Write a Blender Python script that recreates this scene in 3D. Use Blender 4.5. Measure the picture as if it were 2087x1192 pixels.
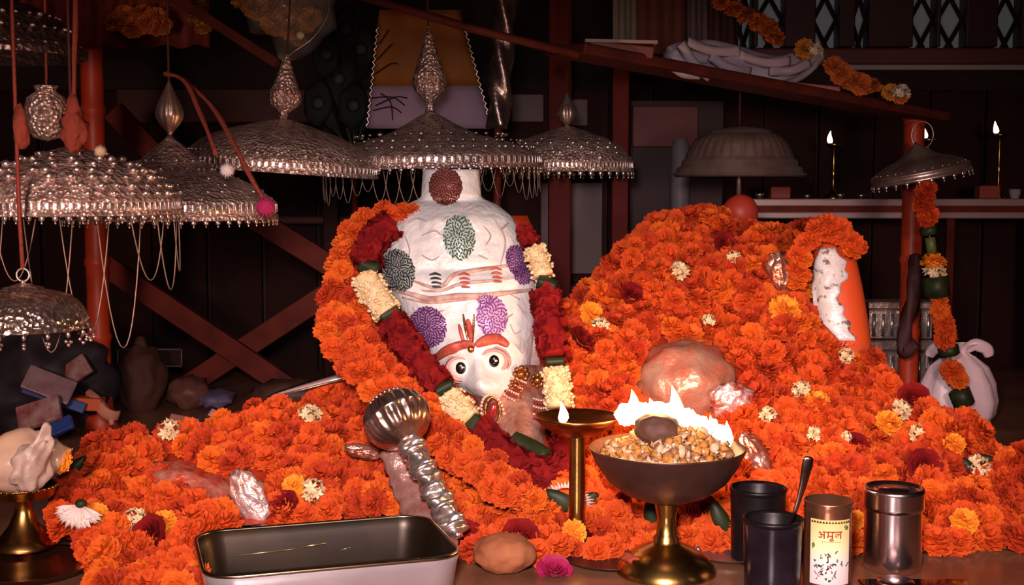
import bpy, bmesh, math, random
from mathutils import Vector, Matrix, Euler, noise
R = random.Random(7)
PI = math.pi
for o in list(bpy.data.objects): bpy.data.objects.remove(o)
SC = bpy.context.scene
COL = SC.collection
# ------------------------------------------------------------------ camera
F = 2600.0; PITCH = math.atan(216/2600.0); H = 0.48
cd = bpy.data.cameras.new('camera'); cam = bpy.data.objects.new('camera', cd); COL.objects.link(cam)
cam.location = (0, 0, H); cam.rotation_euler = (PI/2-PITCH, 0, 0)
cd.sensor_width = 36; cd.lens = F/2087*36; cd.clip_start = 0.02
SC.camera = cam
# ------------------------------------------------------------------ world, lamps, exposure
w = bpy.data.worlds.new('world'); SC.world = w; w.use_nodes = True
w.node_tree.nodes['Background'].inputs[0].default_value = (1.0, 0.30, 0.26, 1)
w.node_tree.nodes['Background'].inputs[1].default_value = 0.012
SC.view_settings.view_transform = 'Standard'; SC.view_settings.look = 'None'
SC.view_settings.gamma = 1; SC.view_settings.use_curve_mapping = False
SC.view_settings.exposure = 0.0
def look(o, tgt):
    d = Vector(tgt)-Vector(o.location); o.rotation_euler = d.to_track_quat('-Z', 'Y').to_euler()
def lamp(name, typ, loc, tgt, energy, col, **k):
    l = bpy.data.lights.new(name, typ); l.energy = energy; l.color = col
    for a, b in k.items(): setattr(l, a, b)
    o = bpy.data.objects.new(name, l); COL.objects.link(o); o.location = loc
    if tgt: look(o, tgt)
    return o
# unseen key spot near the camera, cone shaped low to keep the top dark
lamp('key_spot', 'SPOT', (-0.05, 0.15, 0.60), (0.06, 1.9, -0.02), 150, (1.0, 0.82, 0.80), spot_size=math.radians(54), spot_blend=1.0, shadow_soft_size=0.06)
lamp('left_post_fill', 'SPOT', (-0.55, 0.45, 0.50), (-0.80, 2.5, 0.12), 60, (1.0, 0.66, 0.56), spot_size=math.radians(52), spot_blend=1.0, shadow_soft_size=0.08)  # added fill spot that brightens the left post, no real source there
lamp('right_post_fill', 'SPOT', (0.50, 0.40, 0.52), (0.80, 2.5, 0.08), 52, (1.0, 0.66, 0.58), spot_size=math.radians(50), spot_blend=1.0, shadow_soft_size=0.08)  # added fill spot for the right post, stands for no real lamp
lamp('front_fill', 'AREA', (0.0, -0.5, 1.05), (0.0, 2.4, 0.45), 5.5, (1.0, 0.56, 0.50), size=0.8)  # added soft warm fill from behind the camera, not a fixture of the room

# ------------------------------------------------------------------ helpers
def P(px, py, d):
    u = (px-1043.5)/F; v = (596-py)/F
    y = math.cos(PITCH)+v*math.sin(PITCH); z = -math.sin(PITCH)+v*math.cos(PITCH)
    s = d/y
    return Vector((u*s, d, H+z*s))
def G(px, py, z0=0.0):
    v = (596-py)/F; y = math.cos(PITCH)+v*math.sin(PITCH); z = -math.sin(PITCH)+v*math.cos(PITCH)
    s = (z0-H)/z
    return Vector(((px-1043.5)/F*s, y*s, z0))
def S(n, d): return n*d/F
def interp(tab, x):
    if x <= tab[0][0]: return tab[0][1]
    for (a, b), (c, d) in zip(tab, tab[1:]):
        if x <= c: return b+(d-b)*(x-a)/(c-a) if c > a else d
    return tab[-1][1]

MATS = {}
def mat(name, col, rough=0.5, metal=0.0, col2=None, nscale=40, bump=0.0, bscale=60, emit=0, spec=0.5, vor=False, coat=0, trans=0, sss=0, alpha=1, contrast=(0.35, 0.65), rvar=0):
    if name in MATS: return MATS[name]
    m = bpy.data.materials.new(name); MATS[name] = m; m.use_nodes = True
    nt = m.node_tree; b = nt.nodes['Principled BSDF']
    b.inputs['Base Color'].default_value = (*col, 1); b.inputs['Roughness'].default_value = rough
    b.inputs['Metallic'].default_value = metal; b.inputs['Specular IOR Level'].default_value = spec
    b.inputs['Coat Weight'].default_value = coat; b.inputs['Transmission Weight'].default_value = trans
    if sss:
        b.inputs['Subsurface Weight'].default_value = sss; b.inputs['Subsurface Scale'].default_value = 0.01
    if alpha < 1: b.inputs['Alpha'].default_value = alpha
    if emit:
        b.inputs['Emission Color'].default_value = (*col, 1); b.inputs['Emission Strength'].default_value = emit
    tc = nt.nodes.new('ShaderNodeTexCoord')
    if col2 or rvar:
        n = nt.nodes.new('ShaderNodeTexNoise'); n.inputs['Scale'].default_value = nscale; n.inputs['Detail'].default_value = 4
        nt.links.new(tc.outputs['Object'], n.inputs['Vector'])
        if col2:
            r = nt.nodes.new('ShaderNodeValToRGB'); r.color_ramp.elements[0].position = contrast[0]; r.color_ramp.elements[1].position = contrast[1]
            r.color_ramp.elements[0].color = (*col, 1); r.color_ramp.elements[1].color = (*col2, 1)
            nt.links.new(n.outputs['Fac'], r.inputs['Fac']); nt.links.new(r.outputs['Color'], b.inputs['Base Color'])
        if rvar:
            mr = nt.nodes.new('ShaderNodeMapRange'); mr.inputs[3].default_value = max(0.02, rough-rvar); mr.inputs[4].default_value = rough+rvar
            nt.links.new(n.outputs['Fac'], mr.inputs[0]); nt.links.new(mr.outputs[0], b.inputs['Roughness'])
    if bump:
        if vor:
            t = nt.nodes.new('ShaderNodeTexVoronoi'); out = t.outputs['Distance']
        else:
            t = nt.nodes.new('ShaderNodeTexNoise'); t.inputs['Detail'].default_value = 5; out = t.outputs['Fac']
        t.inputs['Scale'].default_value = bscale
        nt.links.new(tc.outputs['Object'], t.inputs['Vector'])
        bp = nt.nodes.new('ShaderNodeBump'); bp.inputs['Strength'].default_value = bump; bp.inputs['Distance'].default_value = 0.004
        nt.links.new(out, bp.inputs['Height']); nt.links.new(bp.outputs['Normal'], b.inputs['Normal'])
    return m
M_sil = mat('silver_embossed', (.82, .63, .57), .42, .72, col2=(.46, .27, .23), nscale=70, bump=1.0, bscale=170, vor=True)
M_silp = mat('silver_plain', (.66, .52, .47), .38, .85, col2=(.42, .26, .22), nscale=25, bump=.25, bscale=90)
M_bright = mat('silver_bright', (.80, .68, .64), .30, .92, bump=.3, bscale=120)
M_brass = mat('brass', (.62, .36, .10), .27, 1.0, col2=(.40, .20, .06), nscale=20, bump=.06, bscale=60)
M_iron = mat('dark_bronze', (.10, .045, .035), .42, .75, col2=(.17, .08, .06), nscale=18, bump=.15, bscale=70)
M_steel = mat('steel', (.62, .55, .56), .20, 1.0, bump=.05, bscale=200)
M_steelin = mat('stained_steel', (.045, .026, .013), .34, .6, col2=(.020, .010, .006), nscale=9)
M_black = mat('black_metal', (.008, .005, .006), .4, .3, spec=.3, col2=(.018, .011, .013), nscale=14, bump=.1, bscale=50)
M_post = mat('orange_paint', (.50, .048, .012), .45, 0, spec=.35, col2=(.36, .034, .010), nscale=12, bump=.1, bscale=40)
M_wood = mat('red_brown_wood', (.17, .020, .010), .65, 0, spec=.2, col2=(.09, .010, .007), nscale=14, bump=.2, bscale=40)
M_dark = mat('dark_wood', (.022, .007, .006), .8, 0, spec=.2, col2=(.034, .009, .007), nscale=8)
M_wall = mat('dark_wall', (.022, .009, .008), .8, 0, col2=(.035, .016, .014), nscale=5)
M_plat = mat('platform_stone', (.26, .12, .07), .22, 0, col2=(.16, .06, .03), nscale=7, bump=.05, bscale=30)
M_or = mat('marigold_orange', (.68, .092, .012), .75, 0, spec=.2, col2=(.57, .062, .010), nscale=90)
M_or2 = mat('marigold_deep', (.55, .054, .010), .75, 0, spec=.2, col2=(.38, .028, .007), nscale=90)
M_or3 = mat('marigold_light', (.72, .135, .014), .75, 0, spec=.2, col2=(.70, .105, .010), nscale=90)
M_yel = mat('marigold_yellow', (.90, .34, .015), .7, 0, col2=(.9, .22, .01), nscale=80)
M_rose = mat('rose_red', (.24, .009, .008), .8, 0, spec=.12, col2=(.15, .005, .008), nscale=60)
M_pink = mat('petal_magenta', (.45, .01, .09), .6, 0, col2=(.3, .005, .05), nscale=60)
M_white = mat('tuberose_white', (.85, .68, .42), .6, 0, col2=(.75, .50, .25), nscale=90)
M_leaf = mat('leaf_green', (.014, .020, .007), .5, 0, spec=.3, col2=(.030, .038, .012), nscale=50)
M_stem = mat('stem_green', (.10, .13, .03), .5)
M_idol = mat('idol_orange_paint', (.55, .05, .012), .45, 0, col2=(.38, .03, .012), nscale=22, bump=.3, bscale=30)
M_foil = mat('white_foil', (.93, .91, .91), .42, .10, col2=(.80, .76, .75), nscale=16, bump=1.0, bscale=60, contrast=(.45, .8))
M_crink = mat('crinkled_foil', (.86, .50, .42), .26, .75, col2=(.62, .16, .09), nscale=34, bump=1.0, bscale=80)
M_cloth = mat('white_cloth', (.48, .42, .50), .8, 0, col2=(.34, .28, .36), nscale=10, bump=.4, bscale=20)
M_string = mat('red_string', (.24, .035, .018), .85, bump=.8, bscale=120)
M_cord = mat('dark_cord', (.07, .014, .010), .9)
M_chain = mat('chain_metal', (.55, .42, .34), .35, .8)
M_chainu = mat('chain_dull', (.30, .20, .16), .5, .6)
M_flame = mat('flame', (1.0, .72, .34), .5, emit=9)
M_flames = mat('flame_small', (1.0, .74, .36), .5, emit=5)
M_gold = mat('gold_ornament', (.62, .30, .10), .3, .9, col2=(.4, .12, .05), nscale=60, bump=.5, bscale=150)

# ---- geometry pieces: every function gives (verts, faces)
def join(*parts):
    V = []; Fc = []
    for v, f in parts:
        n = len(V); V += v; Fc += [tuple(i+n for i in q) for q in f]
    return V, Fc
def tf(vf, M): return [M @ Vector(p) for p in vf[0]], vf[1]
def mv(vf, loc=(0, 0, 0), rot=(0, 0, 0), sc=(1, 1, 1)):
    if isinstance(sc, (int, float)): sc = (sc,)*3
    return tf(vf, Matrix.Translation(loc) @ Euler(rot).to_matrix().to_4x4() @ Matrix.Diagonal((*sc, 1)))
def lathe(prof, n=48, cap0=False, cap1=False):
    """prof: (r, z) or (r, z, amp, lobes[, phase])"""
    V = []; Fc = []
    for p in prof:
        r, z = p[0], p[1]; a = p[2] if len(p) > 2 else 0; k = p[3] if len(p) > 3 else 1; ph = p[4] if len(p) > 4 else 0
        for i in range(n):
            t = 2*PI*i/n; q = r*(1+a*math.cos(k*t+ph)); V.append(Vector((q*math.cos(t), q*math.sin(t), z)))
    for j in range(len(prof)-1):
        for i in range(n):
            a = j*n+i; b = j*n+(i+1) % n; Fc.append((a, b, b+n, a+n))
    if cap0: Fc.append(tuple(range(n-1, -1, -1)))
    if cap1: Fc.append(tuple((len(prof)-1)*n+i for i in range(n)))
    return V, Fc
def tube(pts, r, n=8, closed=False, lobes=0, twist=0, amp=0, flat=1.0, cap=True):
    pts = [Vector(p) for p in pts]; V = []; Fc = []; m = len(pts)
    up = Vector((0, 0, 1)); prev = None
    for j, p in enumerate(pts):
        if closed: t = pts[(j+1) % m]-pts[j-1]
        else: t = pts[min(j+1, m-1)]-pts[max(j-1, 0)]
        if t.length < 1e-9: t = Vector((0, 0, 1))
        t.normalize()
        if prev is None:
            a = t.cross(Vector((0, 1, 0)) if abs(t.y) < .9 else Vector((1, 0, 0))); a.normalize()
        else:
            a = prev - t*prev.dot(t); a.normalize()
        prev = a; b = t.cross(a)
        rr = r[j] if isinstance(r, (list, tuple)) else r
        for i in range(n):
            th = 2*PI*i/n; q = rr*(1+amp*math.cos(lobes*th+twist*j)) if lobes else rr
            V.append(p+a*q*math.cos(th)+b*q*math.sin(th)*flat)
    for j in range(m if closed else m-1):
        for i in range(n):
            k = ((j+1) % m)*n; Fc.append((j*n+i, j*n+(i+1) % n, k+(i+1) % n, k+i))
    if not closed and cap:
        Fc.append(tuple(range(n-1, -1, -1))); Fc.append(tuple((m-1)*n+i for i in range(n)))
    return V, Fc
def box(x0, x1, y0, y1, z0, z1, bev=0.0):
    bm = bmesh.new(); bmesh.ops.create_cube(bm, size=1)
    for v in bm.verts: v.co = Vector(((x0+x1)/2+v.co.x*(x1-x0), (y0+y1)/2+v.co.y*(y1-y0), (z0+z1)/2+v.co.z*(z1-z0)))
    if bev: bmesh.ops.bevel(bm, geom=bm.edges[:], offset=bev, segments=2, affect='EDGES', profile=.5)
    bm.verts.index_update()
    r = [v.co.copy() for v in bm.verts], [tuple(v.index for v in f.verts) for f in bm.faces]; bm.free(); return r
def bar(p, q, w, h, bev=0.002):
    """rectangular bar from p to q, w sideways, h the other way"""
    p = Vector(p); q = Vector(q); L = (q-p).length
    t = (q-p).normalized(); s = t.cross(Vector((0, 1, 0)))
    if s.length < .05: s = t.cross(Vector((0, 0, 1)))
    s.normalize(); u = s.cross(t)
    M = Matrix((( t.x, s.x, u.x, p.x), (t.y, s.y, u.y, p.y), (t.z, s.z, u.z, p.z), (0, 0, 0, 1)))
    return tf(box(0, L, -w/2, w/2, -h/2, h/2, bev), M)
_ico = {}
def ico(sub=1):
    if sub not in _ico:
        bm = bmesh.new(); bmesh.ops.create_icosphere(bm, subdivisions=sub, radius=1)
        _ico[sub] = ([v.co.copy() for v in bm.verts], [tuple(v.index for v in f.verts) for f in bm.faces]); bm.free()
    return _ico[sub]
def blob(c, rad, sub=3, namp=0.0, nsc=2.0, rot=(0, 0, 0), seed=0):
    v, f = ico(sub); o = Vector((seed*3.1, seed*1.7, seed*.9)); V = []
    for p in v:
        k = 1+namp*noise.noise(p*nsc+o)*2
        V.append(Vector((p.x*rad[0]*k, p.y*rad[1]*k, p.z*rad[2]*k)))
    return mv((V, f), c, rot)
def catmull(pts, k=6):
    pts = [Vector(p) for p in pts]; out = []
    for i in range(len(pts)-1):
        a = pts[max(i-1, 0)]; b = pts[i]; c = pts[i+1]; d = pts[min(i+2, len(pts)-1)]
        for j in range(k):
            t = j/k; out.append(.5*((2*b)+(c-a)*t+(2*a-5*b+4*c-d)*t*t+(3*b-a-3*c+d)*t**3))
    out.append(pts[-1]); return out
def sheet(grid):
    """grid of points -> surface"""
    h = len(grid); wd = len(grid[0]); V = [p for r in grid for p in r]
    return V, [(j*wd+i, j*wd+i+1, (j+1)*wd+i+1, (j+1)*wd+i) for j in range(h-1) for i in range(wd-1)]

def ob(name, vf, m, parent=None, label=None, cat=None, group=None, kind=None, smooth=True, loc=None, solid=0, idx=None):
    me = bpy.data.meshes.new(name); me.from_pydata([tuple(p) for p in vf[0]], [], vf[1])
    for x in (m if isinstance(m, list) else [m]): me.materials.append(x)
    if idx: me.polygons.foreach_set('material_index', idx)
    if smooth: me.polygons.foreach_set('use_smooth', [True]*len(me.polygons))
    me.update()
    o = bpy.data.objects.new(name, me); COL.objects.link(o)
    if parent: o.parent = parent
    if loc is not None: o.location = loc
    if solid:
        md = o.modifiers.new('thickness', 'SOLIDIFY'); md.thickness = solid; md.offset = 0
    tag(o, label, cat, group, kind); return o
def tag(o, label=None, cat=None, group=None, kind=None):
    for k, v in (('label', label), ('category', cat), ('group', group), ('kind', kind)):
        if v: o[k] = v
    return o
def thing(name, loc, label, cat, group=None, rot=(0, 0, 0), kind=None):
    o = bpy.data.objects.new(name, None); o.empty_display_size = .02; COL.objects.link(o)
    o.location = loc; o.rotation_euler = rot; return tag(o, label, cat, group, kind)
def shared(src, parent, loc=None, rot=None, sc=None, mw=None):
    c = src.copy(); COL.objects.link(c); c.parent = parent
    if loc is not None: c.location = loc
    if rot is not None: c.rotation_euler = rot
    if sc is not None: c.scale = (sc, sc, sc) if isinstance(sc, (int, float)) else sc
    return c
def local(o, vf):
    """world coordinates -> coordinates under a thing that is only translated"""
    return mv(vf, -Vector(o.location))

# ================================================================== SETTING
zw0 = P(1500, 97, 3.7).z
ob('floor', box(-2.6, 2.6, -1.5, 4.0, -.80, -.75), M_dark, kind='structure', smooth=False)
ob('ceiling', box(-2.6, 2.6, -1.5, 4.0, 1.7, 1.75), M_wall, kind='structure', smooth=False)
ob('wall_left', box(-2.65, -2.6, -1.5, 4.0, -.75, 1.7), M_wall, kind='structure', smooth=False)
ob('wall_right', box(2.6, 2.65, -1.5, 4.0, -.75, 1.7), M_wall, kind='structure', smooth=False)
wx0 = P(1490, 0, 3.7).x
ob('wall_back', join(box(-2.6, 2.6, 3.72, 3.8, -.75, zw0), box(-2.6, wx0, 3.72, 3.8, zw0, 1.7), box(wx0, 2.6, 3.72, 3.8, 1.45, 1.7)), M_wall, kind='structure', smooth=False)
# timber boarding low on the back wall
wt = thing('wall_panelling', (0, 3.70, 0), 'dark vertical timber boards lining the back wall', 'panelling')
wt['kind'] = 'structure'
for i in range(26):
    x = -2.0+i*.16
    ob('plank', box(x+.004, x+.154, -.014+.004*(i % 3), .015, -.7, zw0-.12, .004), M_dark, wt, smooth=False)
for i, (a, b, c, d) in enumerate(((230, 700, 178, 250), (250, 1160, 440, 458))):
    q = P(a, c, 3.6); q2 = P(b, d, 3.6)
    ob('rail', local(wt, box(q.x, q2.x, 3.62, 3.68, q2.z, q.z, .006)), mat('rail_red', (.07, .010, .006), .6), wt, smooth=False)
# window with the diamond grille
M_day = mat('daylight_pane', (.34, .42, .44), .5, emit=.05)
win = thing('window_1', (0, 3.72, zw0), 'lattice window in the back wall upper right', 'window', kind='structure')
ob('pane', box(wx0, 2.6, .03, .035, 0, 1.45-zw0), M_day, win, label='dim grey daylight pane behind the grille', smooth=False)
opens = [(1503, 1533), (1543, 1597), (1660, 1708), (1740, 1768), (1858, 1906), (1914, 1966), (2030, 2078)]
edges = [1490]+[e for a in opens for e in a]+[2110]
for i in range(0, len(edges), 2):
    a = P(edges[i], 40, 3.7).x; b = P(edges[i+1], 40, 3.7).x
    ob('mullion', box(a, b, -.04, .03, 0, 1.45-zw0, .004), mat('mullion_brown', (.06, .022, .022), .5), win, smooth=False)
for a, b in opens:
    xa = P(a, 40, 3.7).x; xb = P(b, 40, 3.7).x; hh = .13
    for k in range(4):
        z = -.05+k*hh
        for s in (0, 1):
            p = Vector((xa, 0, z)); q = Vector((xb, .004*s, z+hh))
            if s: p.x, q.x = q.x, p.x
            ob('grille_bar', bar(p, q, .013, .004, .001), M_dark, win, smooth=False)
a = P(1740, 97, 3.6); b = P(2120, 132, 3.6)
ob('trim_1', box(wx0, 2.6, 3.60, 3.72, b.z, a.z, .006), mat('sill_wood', (.13, .04, .035), .5), kind='structure', smooth=False)
a = P(1740, 131, 3.58); b = P(2120, 142, 3.58)
ob('trim_2', box(P(1735, 0, 3.58).x, 2.6, 3.585, 3.60, b.z, a.z, .003), mat('pale_strip', (.42, .36, .38), .4), kind='structure', smooth=False)

# altar platform
ob('altar_platform', join(box(-2.2, 2.2, 1.15, 3.3, -.05, 0, .006), box(-2.1, 2.1, 1.25, 3.25, -.75, -.05)), M_plat, label='polished reddish stone altar platform under all the offerings', cat='platform', smooth=False)

# ================================================================== CANOPY FRAME
cf = thing('canopy_frame', (0, 2.5, 0), 'orange painted shrine canopy frame with left and right posts and top beams', 'canopy frame')
TOP = .98
def post_prof(z1, r):
    pr = [(r*1.5, 0), (r*1.5, .02), (r*1.15, .03), (r*1.05, .05)]
    z = .07
    while z < z1-.06:
        pr += [(r, z), (r*.97, z+.05), (r*1.0, z+.10), (r*1.12, z+.106), (r*1.12, z+.114), (r, z+.12)]; z += .15
    return pr+[(r*1.2, z1-.02), (r*1.2, z1)]
bx = G(207, 868)
lp = Vector((bx.x, bx.y, 0))
ob('post', mv(lathe(post_prof(TOP, S(23, 2.55)), 20), (lp.x, lp.y-2.5, 0)), M_post, cf)
rp = P(1852, 700, 2.62); rtop = P(1850, 225, 2.62).z
pr = post_prof(rtop, S(21, 2.6))
ob('post', mv(lathe(pr, 20), (rp.x, rp.y-2.5, 0)), M_post, cf)
spv = [Vector((rp.x+.02*math.cos(t*5.5), .12+.024*math.sin(t*5.5)-.004, .06+t*.30)) for t in [i/30*2 for i in range(31)]]
for p0, p1 in (((-.98, 1.45, TOP), (-.98, 2.9, TOP)), ((1.1, 1.45, TOP), (1.1, 2.9, TOP)), ((-1.05, 1.5, TOP+.03), (1.15, 1.5, TOP+.03)), ((-1.05, 1.95, TOP+.03), (1.15, 1.95, TOP+.03)), ((-1.05, 2.45, TOP+.03), (1.15, 2.45, TOP+.03)), ((-1.05, 2.8, TOP+.03), (1.15, 2.8, TOP+.03))):
    ob('beam', mv(bar(p0, p1, .035, .035), (0, -2.5, 0)), M_wood, cf, smooth=False)
for x in (-.98, 1.1):
    ob('post', box(x-.02, x+.02, 1.45-2.5, 1.49-2.5, -.75, TOP, .003), M_wood, cf, label='dark red square corner post', smooth=False)
# inner posts
for (px, y0, w_, d, nm) in ((1262, 350, 34, 2.95, 0), (1140, 360, 46, 3.0, 0)):
    g = P(px, 500, d)
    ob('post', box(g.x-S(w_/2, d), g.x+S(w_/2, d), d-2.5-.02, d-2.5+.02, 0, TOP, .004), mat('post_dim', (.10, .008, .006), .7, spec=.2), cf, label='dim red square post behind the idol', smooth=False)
# sloping plank
pl = thing('sloping_plank', P(1180, 110, 2.2), 'long red wooden plank sloping down to the right above the garlanded heap', 'plank')
pa = P(1150, 100, 2.2); pb = P(1888, 238, 2.62)
ob('board', local(pl, bar(pa, pb, S(20, 2.4), .13, .004)), mat('plank_wood', (.085, .014, .009), .7, spec=.2, col2=(.05, .008, .006), nscale=20), pl, smooth=False)  # darkened copy of the red wood, dimmer upper light put into the colour
ob('pole', local(pl, tube([P(560, -60, 2.12), P(950, 55, 2.14), P(1180, 112, 2.14)], S(9, 2.1), 10)), mat('plank_wood', (.085, .014, .009)), pl, label='round dark red pole end of the plank')
bl = thing('sloping_batten', P(420, 50, 2.35), 'dark red batten sloping down to the domed umbrella finial at left', 'batten')
ob('strip', local(bl, bar(P(300, -40, 2.3), P(566, 130, 2.25), S(20, 2.3), .03)), mat('plank_wood', (.085, .014, .009)), bl, smooth=False)
ob('valance_strip', local(bl, sheet([[P(40+i*9, y0+4*math.sin(i*.9), 2.5+.01*math.sin(i*1.3)) for i in range(44)] for y0 in (-30, 10, 50, 95)])), mat('valance_red', (.16, .018, .010), .8), bl, label='dark red cloth valance', solid=.002)

# X brace behind, at left
xb = thing('cross_brace', G(470, 800), 'red-brown wooden X-shaped brace behind the left umbrellas', 'brace')
for (x0, y0, x1, y1, d) in ((215, 540, 590, 790, 2.98), (665, 600, 360, 800, 3.0), (440, 395, 680, 545, 2.98), (230, 225, 330, 330, 2.98)):
    ob('rail', local(xb, bar(P(x0, y0, d), P(x1, y1, d), S(44, d), .025)), M_wood, xb, smooth=False)
ob('stile', local(xb, box(P(660, 500, 3).x, P(690, 500, 3).x, 2.99, 3.03, 0, .75, .004)), M_dark, xb, smooth=False)

# ================================================================== BACK SHELF with lamps
sh = thing('steel_shelf', P(1800, 430, 3.2), 'steel-edged shelf with two pale rails behind the flower heap', 'shelf')
za = P(0, 405, 3.2).z; zb = P(0, 420, 3.2).z; zc = P(0, 432, 3.2).z; zd = P(0, 445, 3.2).z
x0 = P(1535, 0, 3.2).x
ob('shelf_board', local(sh, box(x0, 2.0, 3.2, 3.45, zb+.002, za, .002)), M_dark, sh, smooth=False)
M_rail = mat('pale_rail', (.50, .34, .33), .35, .3)
ob('rail', local(sh, box(x0, 2.0, 3.185, 3.2, zb, za, .003)), M_rail, sh, smooth=False)
ob('rail', local(sh, box(x0, 2.0, 3.185, 3.2, zd, zc, .003)), M_rail, sh, smooth=False)
ob('fascia', local(sh, box(x0, 2.0, 3.2, 3.22, zd, zb, .001)), M_wood, sh, smooth=False)
for px in (1545, 2140):
    q = P(px, 500, 3.3)
    ob('bracket_post', local(sh, box(q.x-.012, q.x+.012, 3.40, 3.43, 0, zd, .002)), M_dark, sh, smooth=False)
ob('bracket_post', local(sh, box(P(1935, 0, 3.3).x-.01, P(1935, 0, 3.3).x+.01, 3.24, 3.26, 0, zd, .002)), M_wood, sh, smooth=False)
def flame_shape(h, r, seed=0, n=10):
    pr = [(.0005, 0), (r*.7, h*.08), (r, h*.25), (r*.85, h*.45), (r*.5, h*.7), (r*.2, h*.9), (.0004, h)]
    v, f = lathe(pr, n)
    return [Vector((p.x+r*.5*math.sin(seed+p.z/h*3)*(p.z/h), p.y, p.z)) for p in v], f
def oil_lamp(px, py, d, zbase, s, label, cat='oil lamp', group=None):
    c = P(px, py, d); t = thing('oil_lamp', (c.x, c.y, zbase), label, cat, group); h = c.z-zbase
    ob('stem', lathe([(s*1.2, 0), (s*1.2, .004), (s*.5, .015), (s*.22, .03), (s*.22, h*.4), (s*.36, h*.45), (s*.22, h*.5), (s*.2, h-.02), (s*.4, h-.012)], 16), M_brass, t)
    ob('dish', lathe([(s*.3, h-.014), (s*.8, h-.008), (s, h), (s*.95, h), (s*.7, h-.005), (.001, h-.008)], 18), M_brass, t)
    ob('flame', mv(flame_shape(s*1.7, s*.38, px), (-s*.5, 0, h-.002)), M_flames, t)
    return t
oil_lamp(1700, 292, 3.3, za, .020, 'small tall brass oil lamp burning on the shelf between the two domed umbrellas')
oil_lamp(2038, 272, 3.3, za, .020, 'small tall brass oil lamp burning on the shelf at the far right')
oil_lamp(1893, 282, 3.3, za, .019, 'reflected flame built as a small brass oil lamp, seen through the hanging ring of the tilted umbrella')  # a reflection of flame, modelled here as a third lamp
for px, w_, h_, c, lb in ((1588, 40, 24, (.30, .05, .03), 'small reddish box lying on the shelf beside the ball'), (2012, 42, 26, (.34, .06, .03), 'small reddish box lying at the right end of the shelf')):
    q = P(px, 404, 3.28); ob('offering_box', mv(box(-S(w_/2, 3.28), S(w_/2, 3.28), -.02, .02, 0, S(h_, 3.28), .003), (q.x, 3.28, za)), mat('box_'+str(px), c, .6), label=lb, cat='box', smooth=False)
q = P(2068, 404, 3.28); ob('white_cup', mv(lathe([(.010, 0), (.014, .012), (.015, .024), (.012, .024), (.010, .006), (.001, .005)], 16), (q.x, 3.28, za)), M_cloth, label='tiny white cup at the right end of the shelf', cat='cup')
for i, (px, sz) in enumerate(((1548, 10), (1645, 7), (1712, 9), (1755, 8))):
    q = P(px, 404, 3.24); ob('metal_bowl', mv(lathe([(.3, 0), (.8, .5), (1, 1.1), (.9, 1.1), (.6, .5), (.01, .3)], 14), (q.x, 3.24, za), sc=S(sz, 3.24)), M_bright, label='little silver bowl on the shelf, '+('nearest the orange ball', 'between the box and the oil lamp', 'right at the foot of the oil lamp', 'left of the tilted umbrella')[i], cat='bowl')

# ================================================================== UMBRELLAS (chhatras)
def studs(rings, R_, sz, jit=.0):
    parts = []
    for (r, z, n, s) in rings:
        for i in range(n):
            t = 2*PI*(i+R.random()*jit)/n
            q_ = s*sz*R.uniform(.55, 1.35); parts.append(mv(ico(1), (r*R_*math.cos(t), r*R_*math.sin(t), z*R_), sc=(q_, q_, q_*.7)))
    return join(*parts)
DOME = [(1, 0), (1.0, .035), (.985, .05), (.985, .12), (1.0, .13), (.99, .15), (.95, .18), (.90, .25), (.82, .33), (.70, .41), (.55, .48), (.40, .53), (.25, .58), (.12, .62), (.05, .64)]
LOW = [(1, 0), (1.0, .03), (.975, .045), (.975, .11), (.99, .12), (.97, .14), (.92, .17), (.84, .22), (.72, .28), (.58, .33), (.46, .36), (.34, .42), (.22, .50), (.12, .57), (.05, .62), (.02, .66)]
def kalash(h, r, ribs=14, spiral=False):
    pr = [(.35, 0), (.22, .04), (.30, .08), (.22, .11), (.55, .17), (.88, .24, .05, ribs), (1, .32, .07, ribs), (.95, .40, .07, ribs), (1.0, .42), (.95, .45), (.80, .50, .06, ribs), (.66, .60, .06, ribs, 1), (.50, .70, .06, ribs, 2), (.34, .82, .06, ribs, 3), (.18, .92, .04, ribs, 4), (.03, 1.0)]
    return lathe([(p[0]*r, p[1]*h)+tuple(p[2:]) for p in pr], 42)
def teardrop(h, r, ribs=12):
    pr = [(.25, 0), (.18, .05), (.35, .10), (.7, .2, .05, ribs), (.95, .32, .08, ribs), (1, .42, .09, ribs), (.85, .56, .09, ribs), (.6, .7, .08, ribs), (.35, .84, .05, ribs), (.15, .94), (.03, 1)]
    return lathe([(p[0]*r, p[1]*h)+tuple(p[2:]) for p in pr], 36)
pend_cache = {}
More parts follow.
